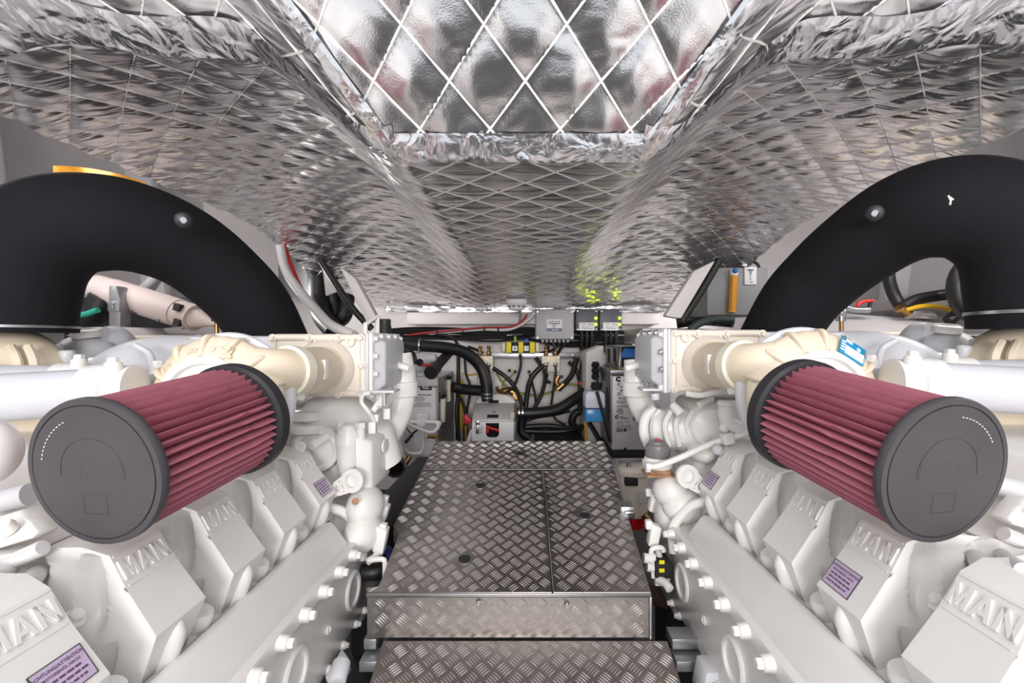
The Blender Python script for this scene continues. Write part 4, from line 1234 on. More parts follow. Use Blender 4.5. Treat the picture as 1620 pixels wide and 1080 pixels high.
t = thing('control_box', W(985, 590, ZG + .05) + V((0, .2, 0)), 'grey steel control box with blue tape standing on the right generator', 'control box')
ZC = 2.64
a, b = W(979, 589, ZC), W(1040, 547, ZC)
MB().box((a.x, ZC, a.z), (b.x, 3.10, b.z)).build('case', CAB_G, t, bevel=.003)
MB().box((a.x, ZC - .006, a.z), (a.x + .014, ZC, b.z)).box((a.x, ZC - .006, b.z - .006), (b.x, ZC, b.z)).build('edge_trim', STEEL, t, bevel=.002)
MB().box((a.x + .014, ZC - .003, a.z + .004), (b.x, ZC, b.z - .006)).build('front_face', BLACKM, t)
A = lambda px, py: W(px, py, ZC - .0045)
MB().prism([A(981.5, 560.5), A(984.5, 557.5), A(987.5, 551), A(1004, 551), A(1004, 565.5), A(981, 565.5)], (0, .002, 0)).build('blue_tape', BLUE_T, t)
MB().prism([A(983, 581), A(988, 580.5), A(988.5, 587), A(996, 587), (A(996, 590.5)), A(984.5, 590.5)], (0, .002, 0)).build('caution_label', YELLOW_D, t)
m = MB()
for y0, y1, z0, z1 in ((2.92, 2.98, -.035, .055), (2.72, 2.80, -.02, .06), (2.70, 2.73, -.045, -.02)):
    MB().box((a.x - .002, y0, (a.z + b.z) / 2 + z0), (a.x, y1, (a.z + b.z) / 2 + z1)).build('opening', BLACKM, t)
for y, z in ((2.70, .05), (3.04, .055), (3.04, .035), (2.68, -.03)):
    placed('screw', SCREW, t, (a.x, y, (a.z + b.z) / 2 + z), (-1, 0, 0), scale=1.4)
ob = MB().box((W(1016, 0, 2.2).x, 2.2, -.02), (W(1016, 0, 2.2).x + .35, 2.6, .058)).build('junction_box', CAB_G, bevel=.004)
tag(ob, 'flat grey metal box behind the cooler of the right engine', 'box')

# coolant bottle
ZK = 2.66
t = thing('coolant_bottle', W(942, 667, ZK) + V((0, .06, 0)), 'translucent expansion bottle half full of blue coolant beside the right generator', 'bottle')
a, b = W(926, 668, ZK), W(958, 619, ZK)
zm = W(0, 646, ZK).z
MB().box((a.x, ZK, a.z), (b.x, ZK + .13, zm)).build('coolant', FLUID_B, t, bevel=.012)
MB().prism([(a.x, ZK, zm), (a.x, ZK, b.z - .02), (a.x + .018, ZK, b.z), (b.x - .018, ZK, b.z), (b.x, ZK, b.z - .02), (b.x, ZK, zm)], (0, .13, 0)).build('bottle_shell', BOTTLE, t, bevel=.010)
MB().box((a.x - .002, ZK - .002, zm - .003), (b.x + .002, ZK + .132, zm + .003)).build('level_line', NAVY, t)
MB().lathe([(.030, 0), (.030, .012), (.034, .014), (.034, .038), (.030, .042)], W(944, 616, ZK + .06), (0, 0, 1), 24).build('bottle_cap', BLACKM, t)
MB().tube([W(935, 612, ZK + .05), W(944, 606, ZK + .06), W(946, 596, ZK + .07)], .008, 10, samples=4).build('bottle_strap', BLACK, t)
o = MB().tube([W(944, 619, ZK - .05), W(950, 640, ZK - .06), W(958, 668, ZK - .06), (W(965, 697, ZK - .05))], .010, 10, samples=5).build('vent_tube', BLACK)
tag(o, 'thin black tube hanging in front of the coolant bottle', 'tube')
o = MB().tube([W(960, 612, ZK + .02), W(960, 640, ZK), W(962, 680, ZK - .02), W(966, 700, ZK - .02)], .006, 8, samples=4).build('thin_cable', BLACK)
tag(o, 'thin black cable between coolant bottle and silver generator panel', 'cable')
t = thing('cable_glands', W(941, 600, 2.95), 'column of three round black glands on the wall beside the right generator', 'glands')
for py in (577, 586, 595):
    MB().ball(W(942, py, 2.92), .026, .03, .021, 18, 10).build('gland', BLACKM, t)
MB().box((W(938, 0, 2.98).x, 2.96, W(0, 600, 2.98).z), (W(946, 0, 2.98).x, 3.0, W(0, 572, 2.98).z)).build('gland_plate', BLACKM, t)
# white moulded bulkhead behind the bottle
MB().prism([W(926, 556, 3.0), W(956, 545, 3.0), W(958, 720, 3.0), W(926, 720, 3.0)], (0, .38, 0)).build('bulkhead_boss', WALL, wall_back, bevel=.02)

# battery box in the middle
ZM = 2.80
t = thing('battery_box', W(784, 700, ZM) + V((0, .2, 0)), 'pale grey battery box with red cable behind a window, centre of the back wall', 'battery box')
a, b = W(747, 699, ZM), W(812.5, 667, ZM)
win0, win1 = W(768.5, 692, ZM), W(789.5, 669, ZM)
fr_ = MB()
ol = [(a.x, a.z), (b.x, a.z), (b.x, b.z), (a.x, b.z)]
fr_.box((a.x, ZM, a.z), (win0.x, ZM + .012, b.z)).box((win1.x, ZM, a.z), (b.x, ZM + .012, b.z)).box((win0.x, ZM, a.z), (win1.x, ZM + .012, win0.z)).box((win0.x, ZM, win1.z), (win1.x, ZM + .012, b.z))
for sx, px in ((1, win0.x), (-1, win1.x)):
    fr_.prism([(px, ZM, win0.z), (px + sx * .022, ZM, win0.z), (px + sx * .007, ZM, win0.z + .007), (px, ZM, win0.z + .022)], (0, .012, 0))
fr_.build('front_panel', WHITE, t)
top0, top1 = W(752, 637, 3.1), W(814, 636, 3.1)
MB().hexa([(a.x, ZM, b.z), (b.x, ZM, b.z), (b.x, ZM, b.z + .012), (a.x, ZM, b.z + .012), (top0.x, 3.10, top0.z - .012), (top1.x, 3.10, top0.z - .012), (top1.x, 3.10, top0.z), (top0.x, 3.10, top0.z)]).build('lid', CAB, t, bevel=.004)
MB().prism([(top0.x, 3.10, top0.z), (top0.x + .02, 3.14, top0.z + .035), (top0.x + .06, 3.16, top0.z + .055), (top1.x - .06, 3.16, top0.z + .055), (top1.x - .01, 3.14, top0.z + .035), (top1.x + .01, 3.10, top0.z), (top1.x + .01, 3.1, a.z), (top0.x, 3.1, a.z)], (0, .08, 0)).build('rear_housing', CAB, t, bevel=.012)
MB().hexa([(b.x - .001, ZM + .01, a.z), (b.x + .012, ZM + .01, a.z), (top1.x + .012, 3.1, a.z), (top1.x - .001, 3.1, a.z), (b.x - .001, ZM + .01, b.z), (b.x + .012, ZM + .01, b.z), (top1.x + .012, 3.1, top0.z), (top1.x - .001, 3.1, top0.z)]).build('side_panel', CAB_G, t)
MB().hexa([(a.x + .001, ZM + .01, a.z), (a.x + .010, ZM + .01, a.z), (top0.x + .010, 3.1, a.z), (top0.x, 3.1, a.z), (a.x, ZM + .01, b.z), (a.x + .010, ZM + .01, b.z), (top0.x + .010, 3.1, top0.z), (top0.x, 3.1, top0.z)]).build('side_panel', CAB, t)
lidn = (V((0, -(top0.z - b.z), .3))).normalized()
def onlid(px, f):
    return V((W(px, 0, ZM + .3 * f).x, ZM + .3 * f, b.z + .012 + (top0.z - b.z - .012) * f)) + V((0, -.001, .001))
m = MB()
for x0, x1, f in ((770.5, 788, .10), (773, 788.5, .98)):
    p, q = onlid(x0, f), onlid(x1, f)
    m.add([p, q, q + V((0, .030, .012)), p + V((0, .030, .012)), p + V((0, -.002, .003)), q + V((0, -.002, .003)), q + V((0, .028, .016)), p + V((0, .028, .016))], [(0, 1, 5, 4), (1, 2, 6, 5), (2, 3, 7, 6), (3, 0, 4, 7), (4, 5, 6, 7)])
m.build('strap_slot', BLACKM, t)
p = onlid(807, .06)
MB().add([p, p + V((.026, 0, 0)), p + V((.026, .05, .028)), p + V((0, .05, .028)), p + V((0, 0, .002)), p + V((.026, 0, .002)), p + V((.026, .05, .030)), p + V((0, .05, .030))], [(0, 1, 5, 4), (1, 2, 6, 5), (2, 3, 7, 6), (3, 0, 4, 7), (4, 5, 6, 7)]).build('paper_tag', CREAM, t)
m = MB()
lines(m, 749, 752, (674.5, 678, 682, 685.5), ZM - .0006, .002, seed=61)
lines(m, 759, 764, (674, 677.5, 681, 684.5), ZM - .0006, .002, seed=62)
m.build('panel_print', INK, t)
lt_ = MB()
wbox(lt_, 752, 665, 758.5, 672, ZM - .014, .016)
wbox(lt_, 752.8, 672, 757.8, 686, ZM - .012, .010)
lt_.build('toggle_latch', STEEL, t, bevel=.002)
MB().box((win0.x - .02, ZM + .10, win0.z - .03), (win1.x + .02, ZM + .11, win1.z + .02)).build('inner_wall', BLACKM, t)
MB().tube([W(767, 673, ZM + .03), W(776, 677, ZM + .03), W(791, 681, ZM + .03)], .009, 12, samples=4).build('red_cable', RED, t)
wbox(MB(), 769, 678, 773, 685, ZM + .03, .02).build('terminal_cover', RED, t)
placed('screw', SCREW, t, onlid(781, .42), lidn * -1 if lidn.z < 0 else lidn, scale=2)
# hoses on the back wall
def hose(name, pts, r, label, m=BLACK, group=None, n=14, cat='hose', samples=6):
    o = MB().tube([W(*p) for p in pts], r, n, samples=samples).build(name, m)
    tag(o, label, cat, group)
    return o
h = hose('lagged_hose', [(622, 542, 2.9), (660, 546, 2.95), (705, 550, 3.02), (736, 558, 3.08), (759, 578, 3.12), (769, 604, 3.12), (771, 634, 3.12)], .040, 'thick black lagged hose curving down to the battery box from the left')
for p, ax in ((W(771, 624, 3.12), (0, 0, 1)), (W(771, 630, 3.12), (0, 0, 1))):
    MB().lathe([(.041, 0), (.0445, .002), (.0445, .012), (.041, .014)], p, ax, 24).build('hose_clip', CHROME, h)
MB().lathe([(.041, 0), (.045, .003), (.045, .012), (.041, .014)], W(662, 546, 2.95), (1, .1, -.05), 24).build('hose_clip', STEEL, h)
hose('lagged_hose', [(716, 612, 3.1), (738, 616, 3.16), (764, 618, 3.2)], .037, 'short thick black hose running level behind the left cabinet')
h = hose('lagged_hose', [(818, 653, 3.0), (846, 653, 3.0), (880, 648, 3.02), (905, 634, 3.05), (926, 620, 3.1), (940, 612, 3.15)], .036, 'thick black lagged hose rising to the right from the battery box')
for px in (820, 825.5):
    MB().lathe([(.037, 0), (.0415, .002), (.0415, .010), (.037, .012)], W(px, 653, 3.0), (1, 0, 0), 24).build('hose_clip', CHROME, h)
hose('water_hose', [(925, 648, 3.2), (910, 654, 3.2), (905, 668, 3.2), (912, 678, 3.2), (926, 676, 3.2)], .028, 'black hose bending in a half loop below the coolant bottle')
# wall recess lines, round fittings and panels moulded on the white wall
for px, py in ((815, 588), (837, 588), (813, 530), (836, 531), (806, 586)):
    f = MB().lathe([(.022, 0), (.022, .004), (.017, .007), (.012, .007), (.010, .002), (0, .002)], W(px, py, ZW), (0, -1, 0), 22).build('hull_fitting', mat('fitting_%d_%d' % (px, py), (205, 190, 186), .4), wall_back)
    MB().lathe([(.0105, .0025), (.0105, .0035), (0, .0035)], W(px, py, ZW), (0, -1, 0), 16).build('bore', BLACKM, f)
m = MB()
for x0, y0, x1, y1 in ((730, 593, 756, 622), (757, 593, 775, 622), (722, 636, 750, 662), (870, 636, 926, 640), (840, 664, 930, 668)):
    a, b = W(x0, y1, ZW), W(x1, y0, ZW)
    m.box((a.x, ZW - .016, a.z), (b.x, ZW + .002, b.z))
m.build('wall_panel', WALL, wall_back, bevel=.008)
hb = MB().box((W(845, 697, 3.15).x, 2.95, W(0, 704, 2.95).z), (W(946, 697, 3.15).x, 3.3, W(0, 690, 3.15).z)).build('battery_tray', BLACKM, bevel=.01)
tag(hb, 'flat black tray on the floor right of the battery box', 'tray')
# aluminium mounting rail
ra, rb = W(748, 566.5, 3.30), W(920, 558, 3.30)
rail = MB().box((ra.x, 3.30, ra.z), (rb.x, 3.335, rb.z)).box((ra.x, 3.292, ra.z + .012), (rb.x, 3.30, ra.z + .022)).build('mounting_rail', STEEL, bevel=.002)
tag(rail, 'level aluminium mounting rail across the back wall', 'rail')
for px in (800, 845, 906):
    placed('screw', SCREW, rail, W(px, 562, 3.30), (0, -1, 0), scale=1.8)
for px in (752, 915):
    MB().box((W(px, 0, 3.32).x, 3.335, rb.z - .03), (W(px + 5, 0, 3.32).x, ZB, rb.z)).build('rail_foot', STEEL, rail)
# manifold blocks hanging on the rail
def block(x0, x1, label):
    D = 3.24
    t = thing('fuel_manifold', W((x0 + x1) / 2, 588, D), label, 'manifold', 'fuel manifolds')
    a, b = W(x0, 588, D), W(x1, 563, D)
    MB().box((a.x, D, a.z), (b.x, D + .055, b.z)).build('block', CERAM, t, bevel=.004)
    for k in (.24, .74):
        px = x0 + (x1 - x0) * k
        MB().lathe([(.013, 0), (.016, .01), (.016, .03), (.012, .035), (.010, .05), (.014, .056), (.014, .07), (.009, .075)], W(px, 563, D + .025), (0, 0, 1), 14).build('needle_valve', BRASS, t)
        MB().lathe([(.017, 0), (.017, .006), (.012, .008), (.012, .024), (.008, .026)], W(px, 577, D), (0, -1, 0), 16).build('banjo_fitting', STEEL, t)
        MB().tube([W(px, 577, D - .02), W(px + .4, 582, D - .025), W(px + 1, 592, D - .02), W(px + 1, 606, D)], .008, 10, samples=4).build('pipe_tail', RUBBER, t)
    m = MB()
    lines(m, x0 + 7, x0 + 19, (566, 567.5, 569.5), D - .0006, .0012, seed=70)
    m.build('block_print', BRASS, t)
    for py in (566, 583):
        placed('screw', SCREW, t, W(x0 + 2.5, py, D), (0, -1, 0))
        placed('screw', SCREW, t, W(x1 - 2.5, py, D), (0, -1, 0))
block(753, 780, 'ivory fuel manifold block at the left end of the rail')
block(857, 886, 'ivory fuel manifold block on the right half of the rail')
# yellow striped actuator
t = thing('valve_actuator', W(823, 558, 3.2), 'black cylinder with three bright yellow bands above the rail', 'actuator')
MB().box(W(801, 557.5, 3.2), W(846, 541.5, 3.2) + V((0, .07, 0))).build('body', BLACKM, t, bevel=.006)
m = MB()
for x0, x1 in ((801, 809), (820, 828), (838, 846)):
    a, b = W(x0, 558, 3.198), W(x1, 541, 3.198)
    MB().box((a.x, 3.195, a.z), (b.x, 3.274, b.z)).build('yellow_band', YELLOW, t, bevel=.004)
m = MB()
for x0, x1 in ((810.5, 818.5), (829, 836.5)):
    a, b = W(x0, 555, 3.197), W(x1, 547, 3.197)
    m.box((a.x, 3.194, a.z), (b.x, 3.2, b.z))
m.build('label', WHITE, t)
m = MB()
lines(m, 812.5, 816, (550, 552), 3.1935, .003, seed=80)
lines(m, 831, 836, (550.5,), 3.1935, .0015, seed=81)
m.build('label_print', INK, t)
for px in (797, 850):
    MB().box(W(px - 2.5, 556, 3.21), W(px + 2.5, 542, 3.21) + V((0, .05, 0))).build('end_cap', CERAM, t, bevel=.004)
MB().cyl(W(815, 541, 3.22), W(815, 532, 3.22), .010, n=12).build('green_fitting', mat('green_plastic', (140, 180, 60), .5), t)
MB().cyl(W(833, 541, 3.22), W(833, 536, 3.22), .012, n=12).build('blue_fitting', BLUE_T, t)
MB().cyl(W(802, 530.5, 3.22), W(826, 529.5, 3.22), .007, n=10).build('pipe', CHROME, t)
MB().lathe([(.012, 0), (.012, .02)], W(823, 560, 3.22), (0, 0, -1), 12).build('red_fitting', RED, t)
# control boxes under the foil edge
t = thing('control_box', W(877, 537, 3.2), 'large pale grey control box with a white and navy label under the ceiling', 'control box')
a, b = W(847, 537, 3.2), W(908.5, 488.5, 3.2)
MB().box((a.x, 3.215, a.z), (b.x, 3.30, b.z)).build('case', BOXG, t, bevel=.008)
MB().box((a.x + .006, 3.2, a.z + .004), (b.x - .006, 3.217, b.z - .004)).build('lid', BOXG, t, bevel=.006)
for px, py in ((850.5, 493), (905.5, 493), (850.5, 534), (905, 534)):
    placed('screw', SCREW, t, W(px, py, 3.2), (0, -1, 0), scale=1.6)
wbox(MB(), 865, 505, 889, 519.5, 3.1985, .002).build('label', WHITE, t)
wbox(MB(), 865, 519, 889, 523.8, 3.1983, .002).build('label_band', NAVY, t)
m = MB()
lines(m, 868, 886.5, (508.5,), 3.198, .003, False, seed=90)
wbox(m, 868, 510.8, 886.5, 512.4, 3.1978, .001)
put_text(m, 'TJ', .036, W(876, 514.4, 3.1975), (1, 0, 0), (.35, 0, 1), bold=.001)
m.build('label_print', NAVY, t)
m = MB()
lines(m, 873, 884, (521.5,), 3.1975, .0024, seed=91)
m.build('band_print', INK_W, t)
for k in range(7):
    px = 858.5 + 6.6 * k
    MB().lathe([(.011, 0), (.011, .012), (.0085, .02)], W(px, 537, 3.25), (0, 0, -1), 10).build('cable_gland', BOXG, t)
for x0, x1, nm in ((910.5, 947, 'slate grey module with two lit yellow lamps left of its twin'), (948.5, 984.5, 'slate grey module with two lit yellow lamps at the right end')):
    t = thing('charger_module', W((x0 + x1) / 2, 523, 3.2), nm, 'module', 'slate modules under the ceiling')
    a, b = W(x0, 523, 3.2), W(x1, 488.3, 3.2)
    MB().box((a.x, 3.2, a.z), (b.x, 3.29, b.z)).build('case', BOXD, t, bevel=.010)
    wbox(MB(), x0 + 5.5, 510, x0 + 30, 522.5, 3.1985, .003).build('label', WHITE, t)
    m = MB()
    lines(m, x0 + 9, x0 + 17, (513,), 3.198, .0016, seed=95)
    lines(m, x0 + 21, x0 + 29, (513.2,), 3.198, .003, False, seed=96)
    lines(m, x0 + 9, x0 + 28, (517, 519.5), 3.198, .0012, seed=97)
    m.build('label_print', INK, t)
    for py in (503, 513):
        MB().ball(W(x1 - 4, py, 3.197), .0075, .004, .0075, 14, 8).build('lamp', LED, t)
    for px, py in ((x0 + 3.5, 492), (x1 - 3.5, 492), (x1 - 3.5, 521), (x0 + 3.5, 521)):
        placed('screw', SCREW, t, W(px, py, 3.2), (0, -1, 0), scale=1.2)
    for k in range(3):
        MB().tube([W(x0 + 10 + 8 * k, 523, 3.24), W(x0 + 10 + 8 * k, 535, 3.24), W(x0 + 9 + 7.5 * k, 552, 3.26)], .015, 10, samples=3).build('cable_tail', BLACK, t)
# smoke detector hanging on the trough
t = thing('smoke_detector', W(817, 478, 2.9), 'small round white smoke detector under the far end of the ceiling', 'smoke detector')
MB().lathe([(.068, .032), (.068, .012), (.062, 0), (.052, -.010), (.050, -.022), (.040, -.034), (0, -.036)], W(817, 482, 2.9), (0, 0, 1), 32).build('body', WHITE, t)
m = MB()
for k in range(10):
    a = 2 * PI * k / 10
    m.obox(W(817, 484.5, 2.9) + V((math.cos(a) * .050, math.sin(a) * .050, 0)), V((-math.sin(a), math.cos(a), 0)) * .009, V((math.cos(a), math.sin(a), 0)) * .003, (0, 0, .0055))
m.build('vent_slots', BLACKM, t)
MB().tube([W(821, 489, 2.93), W(824, 497, 3.1), W(822, 508, 3.24)], .010, 10, samples=3).build('cable', WHITEHOSE, t)

# ------------------------------------------------------------------ cables
rg = random.Random(11)
G1 = 'black cables of the wall loom'
for k in range(11):
    y0 = 519 + 1.9 * k
    sag = rg.uniform(-2, 3)
    d = 3.26 + rg.uniform(-.03, .03)
    hose('loom_cable', [(616, y0 + 2, 3.05), (660, y0 - 1 + sag, 3.15), (720, y0 + sag, d), (780, y0 + sag + rg.uniform(-2, 4), d), (835, y0 + rg.uniform(-3, 3), d), (900, y0 + 6 + rg.uniform(-6, 6), 3.34), (1000, y0 + 8 + rg.uniform(-6, 6), 3.34)],
         rg.choice((.007, .009, .011)), 'black cable of the level bundle under the white beam on the back wall', group=G1, n=8, cat='cable', samples=4)
hose('conduit', [(625, 538, 3.1), (650, 532, 3.15), (690, 526, 3.2), (760, 520.5, 3.22), (800, 521, 3.22), (822, 514, 3.22), (838, 503, 3.22), (846, 494, 3.22)], .014, 'white conduit with black ties running along the back wall loom', WHITEHOSE, cat='conduit')
hose('red_cable', [(628, 535, 3.08), (652, 529, 3.13), (700, 524, 3.18), (765, 518, 3.2), (806, 517, 3.2), (826, 508, 3.2), (834, 497, 3.2)], .008, 'dark red cable lying above the white conduit on the back wall', mat('dark_red_cable', (160, 40, 46), .5), cat='cable')
hose('grey_conduit', [(700, 529, 3.3), (740, 538, 3.3), (800, 536, 3.3), (848, 532, 3.3)], .014, 'pale conduit sagging behind the black loom', WHITEHOSE, cat='conduit')
for k, (px, py) in enumerate(((658, 529), (676, 527.5), (690, 526), (731, 522.5), (765, 520.5), (787, 521))):
    m = MB().lathe([(.018, 0), (.018, .008)], W(px, py, 3.205 if px > 700 else 3.17), (1, .2, .05), 12)
    o = m.build('cable_tie', BLACKM)
    tag(o, 'black cable tie around the white wall conduit, %s' % ('first from the left', 'second from the left', 'third from the left', 'third from the right', 'second from the right', 'first from the right')[k], 'cable tie', 'black ties on the white conduit')
runs = [
    ([(735, 560, 3.3), (737, 590, 3.3), (744, 614, 3.3), (738, 655, 3.28), (736, 690, 3.2)], .009, 'black cable dropping straight down beside the left cabinet', BLACK),
    ([(725, 556, 3.28), (725, 600, 3.28), (724, 650, 3.25), (724, 695, 3.15)], .014, 'black cable hugging the back edge of the left cabinet', BLACK),
    ([(730, 600, 3.3), (729, 650, 3.28), (730, 680, 3.25)], .010, 'yellow wire behind the left cabinet', YELLOW_D),
    ([(727, 700, 3.1), (722, 660, 3.1), (724, 632, 3.12), (731, 634, 3.12), (737, 660, 3.1), (734, 700, 3.1)], .012, 'black cable looped upright beside the left cabinet', BLACK),
    ([(823, 561, 3.2), (824, 576, 3.19), (820, 594, 3.18), (812, 612, 3.15), (799, 622, 3.12)], .010, 'black cable hanging from the yellow banded actuator', BLACK),
    ([(780, 582, 3.22), (800, 596, 3.2), (814, 612, 3.2), (824, 634, 3.15), (828, 660, 3.1)], .015, 'black hose slanting down from the left ivory manifold', BLACK),
    ([(870, 572, 3.26), (852, 584, 3.24), (838, 604, 3.22), (832, 640, 3.15), (828, 672, 3.1)], .018, 'thick black hose bowing left of the right ivory manifold', BLACK),
    ([(848, 566, 3.28), (862, 590, 3.24), (858, 620, 3.2), (846, 644, 3.18), (834, 660, 3.15)], .015, 'black hose crossing below the right ivory manifold', BLACK),
    ([(838, 592, 3.26), (846, 622, 3.22), (848, 640, 3.22)], .009, 'thin black cable crossing between the two bowed hoses', BLACK),
    ([(879, 590, 3.22), (876, 612, 3.2), (872, 640, 3.2)], .009, 'thin black pipe dropping from the right ivory manifold', BLACK),
    ([(866, 592, 3.22), (864, 600, 3.2), (871, 606, 3.2)], .011, 'short black stub bending below the right ivory manifold', BLACK),
    ([(912, 566, 3.28), (906, 590, 3.26), (896, 604, 3.25), (884, 616, 3.22)], .020, 'black hose curving to the brass elbow on the wall', BLACK),
    ([(900, 572, 3.32), (912, 586, 3.3), (918, 606, 3.3)], .014, 'black cable curving right of the brass elbow', BLACK),
    ([(960, 552, 3.2), (930, 560, 3.2), (922, 580, 3.2), (919, 606, 3.2), (918, 650, 3.15)], .020, 'black cable bunch bound with red tape left of the bottle', BLACK),
    ([(930, 565, 3.24), (924, 600, 3.24), (922, 640, 3.2)], .014, 'black cable behind the red taped bunch', BLACK),
    ([(756, 591, 3.34), (740, 593, 3.34), (730, 590, 3.34)], .006, 'yellow wire passing behind the thick lagged hose', YELLOW_D),
    ([(785, 590, 3.3), (800, 610, 3.28), (826, 622, 3.28), (850, 625, 3.28), (872, 620, 3.28), (895, 608, 3.28), (920, 610, 3.28)], .008, 'green and yellow earth wire swinging across the back wall', GREEN_W),
    ([(795, 622, 3.25), (796, 604, 3.25), (806, 598, 3.25), (812, 590, 3.25)], .006, 'green earth wire rising by the round wall fitting', GREEN_W),
    ([(830, 682, 3.0), (870, 683, 3.0), (900, 681, 3.0), (922, 674, 3.05)], .018, 'black cable bundle low on the wall above the tray', BLACK),
    ([(826, 676, 3.02), (860, 674, 3.02), (890, 676, 3.02), (918, 682, 3.05)], .018, 'second black cable bundle low on the wall', BLACK),
    ([(826, 664, 3.05), (826, 684, 3.0), (838, 694, 2.98)], .03, 'black hose turning down at the right side of the battery box', BLACK),
    ([(826, 668, 3.1), (850, 660, 3.12), (876, 656, 3.14), (902, 650, 3.16)], .010, 'thin dark cable rising over the low bundle', BLACK),
    ([(872, 650, 3.1), (880, 664, 3.08), (895, 672, 3.08)], .008, 'thin black cable falling under the thick lagged hose', BLACK),
    ([(908, 664, 3.1), (902, 690, 3.0), (896, 700, 2.95)], .008, 'thin black cable falling to the floor left of the bottle', BLACK),
    ([(926, 668, 2.95), (927, 685, 2.9), (928, 700, 2.85)], .008, 'yellow wire below the coolant bottle', YELLOW_D),
    ([(932, 668, 2.9), (945, 690, 2.85), (952, 705, 2.8)], .016, 'black hose below the coolant bottle', BLACK),
    ([(862, 541, 3.25), (868, 549, 3.26), (862, 556, 3.3)], .009, 'black cable curling from the first gland of the large box', BLACK),
    ([(874, 541, 3.25), (878, 550, 3.25), (876, 560, 3.28)], .009, 'grey cable dropping from the middle gland of the large box', RUBBER),
    ([(887, 541, 3.25), (880, 549, 3.26), (868, 556, 3.3), (855, 558, 3.32)], .009, 'black cable curling left from the large box', BLACK),
    ([(897, 541, 3.25), (888, 550, 3.26), (882, 560, 3.3)], .011, 'black cable under the right end of the large box', BLACK),
    ([(740, 548, 3.3), (760, 556, 3.32), (778, 570, 3.32)], .010, 'black cable passing behind the left needle valves', BLACK),
    ([(680, 528, 3.2), (712, 532, 3.2), (724, 545, 3.22), (727, 560, 3.25)], .011, 'black cable dipping out of the loom above the left cabinet', BLACK),
    ([(800, 622, 3.15), (790, 620, 3.18), (786, 612, 3.2)], .012, 'short brass coloured pipe behind the battery box', BRASS),
]
for pts, r, lab, mm in runs:
    hose('cable' if r < .0145 else 'water_hose', pts, r, lab, mm, n=10, cat='cable' if r < .0145 else 'hose')
for px, py in ((927.5, 564.5), (918.5, 608)):
    o = MB().lathe([(.0225, 0), (.0225, .018)], W(px, py, 3.2), (.2, 0, 1), 14).build('red_tape', RED)
    tag(o, 'red tape band on the black cable bunch, %s' % ('upper one' if py < 600 else 'lower one'), 'tape')
o = MB().tube([W(884, 612, 3.2), W(880, 604, 3.2), W(884, 594, 3.2)], .018, 14, samples=4).tube([W(882, 616, 3.18), W(892, 607, 3.18)], .020, 14).build('brass_elbow', BRASS)
tag(o, 'brass elbow fitting on the wall right of the ivory manifold', 'fitting')
o = MB().box(W(881, 598, 3.2), W(891, 593.5, 3.2) + V((0, .02, 0))).build('small_tag', NAVY, bevel=.002)
tag(o, 'small dark tag above the brass elbow', 'tag')
# red valve handle left of the battery box, brass pump behind it
t = thing('sea_valve', W(740, 695, 2.95), 'red valve handle and brass valve left of the battery box', 'valve')
MB().prism([W(733.5, 657, 2.9), W(738, 655, 2.9), (W(741, 661, 2.9)), W(746, 663, 2.9), W(745, 669, 2.9), W(741, 668, 2.9), W(740, 671, 2.9), W(735, 671, 2.9)], (0, .03, 0)).build('handle', RED, t, bevel=.004)
MB().cyl(W(737, 672, 2.92), W(737, 695, 2.92), .018, n=14).build('valve_body', BRASS, t)
MB().cyl(W(748, 680, 2.88), W(741, 700, 2.86), .018, n=12).build('hose_tail', WHITEHOSE, t)
t = thing('bronze_pump', W(806, 625, 3.25), 'bronze pump with a red tap behind the battery box', 'pump')
MB().tube([W(792, 622, 3.25), W(806, 618, 3.25), W(818, 624, 3.25)], .03, 16, samples=4).lathe([(.03, 0), (.034, .005), (.034, .02), (.03, .03)], W(818, 626, 3.22), (0, -1, .3), 18).build('pump_body', BRASS, t)
MB().obox(W(822, 629, 3.18), (.014, 0, .006), (0, .01, 0), (-.006, 0, .012)).build('tap', RED, t, bevel=.003)
# things low in the side gaps
t = thing('water_strainer', W(1000, 824, 1.95), 'cream water strainer with a red bottom in the gap right of the walkway', 'strainer')
c = W(1002, 824, 1.95)
MB().lathe([(.055, .03), (.060, .05), (.060, .20), (.066, .205), (.066, .225), (.054, .232), (0, .234)], c, (0, 0, 1), 28).build('bowl', CREAM_L, t)
MB().lathe([(.045, -.02), (.050, .0), (.050, .03), (0, .031)], c, (0, 0, 1), 26).build('bottom_cap', mat('red_glass', (200, 24, 30), .2), t)
MB().cyl(c + V((-.02, 0, .234)), c + V((-.02, 0, .262)), .010, n=12).cyl(c + V((-.065, -.03, .262)), c + V((.05, 0, .262)), .007, n=10).build('bleed_tee', STEEL, t)
MB().obox(c + V((-.025, -.066, .19)), (.026, 0, 0), (0, .012, 0), (0, 0, .016)).build('lid_clip', BLACKM, t, bevel=.003)
MB().box(c + V((.012, -.066, .10)), c + V((.042, -.058, .15))).build('label', WALL, t)
MB().tube([c + V((.03, -.055, .05)), c + V((.05, -.065, .02)), c + V((.045, -.065, -.02))], .014, 12, samples=4).build('drain_tap', BRASS, t)
o = MB().box((-.62, 1.60, FL), (-.47, 2.6, -.66)).build('fuel_tank', BLACKM, bevel=.02)
tag(o, 'dark tank top in the gap between left engine and walkway', 'tank')
hose('corrugated_hose', [(634, 742, 2.55), (630, 720, 2.6), (628, 700, 2.65), (632, 680, 2.7)], .035, 'pale hose with black ties standing beside the left cabinet', WHITEHOSE)
o = MB().lathe([(.045, 0), (.045, .09), (.05, .09), (.05, .10), (.04, .10), (.04, .0)], W(628, 733, 2.5), (.2, -1, 0), 24).build('hose_end', RUBBER)
tag(o, 'open grey hose end low beside the left engine', 'hose end')
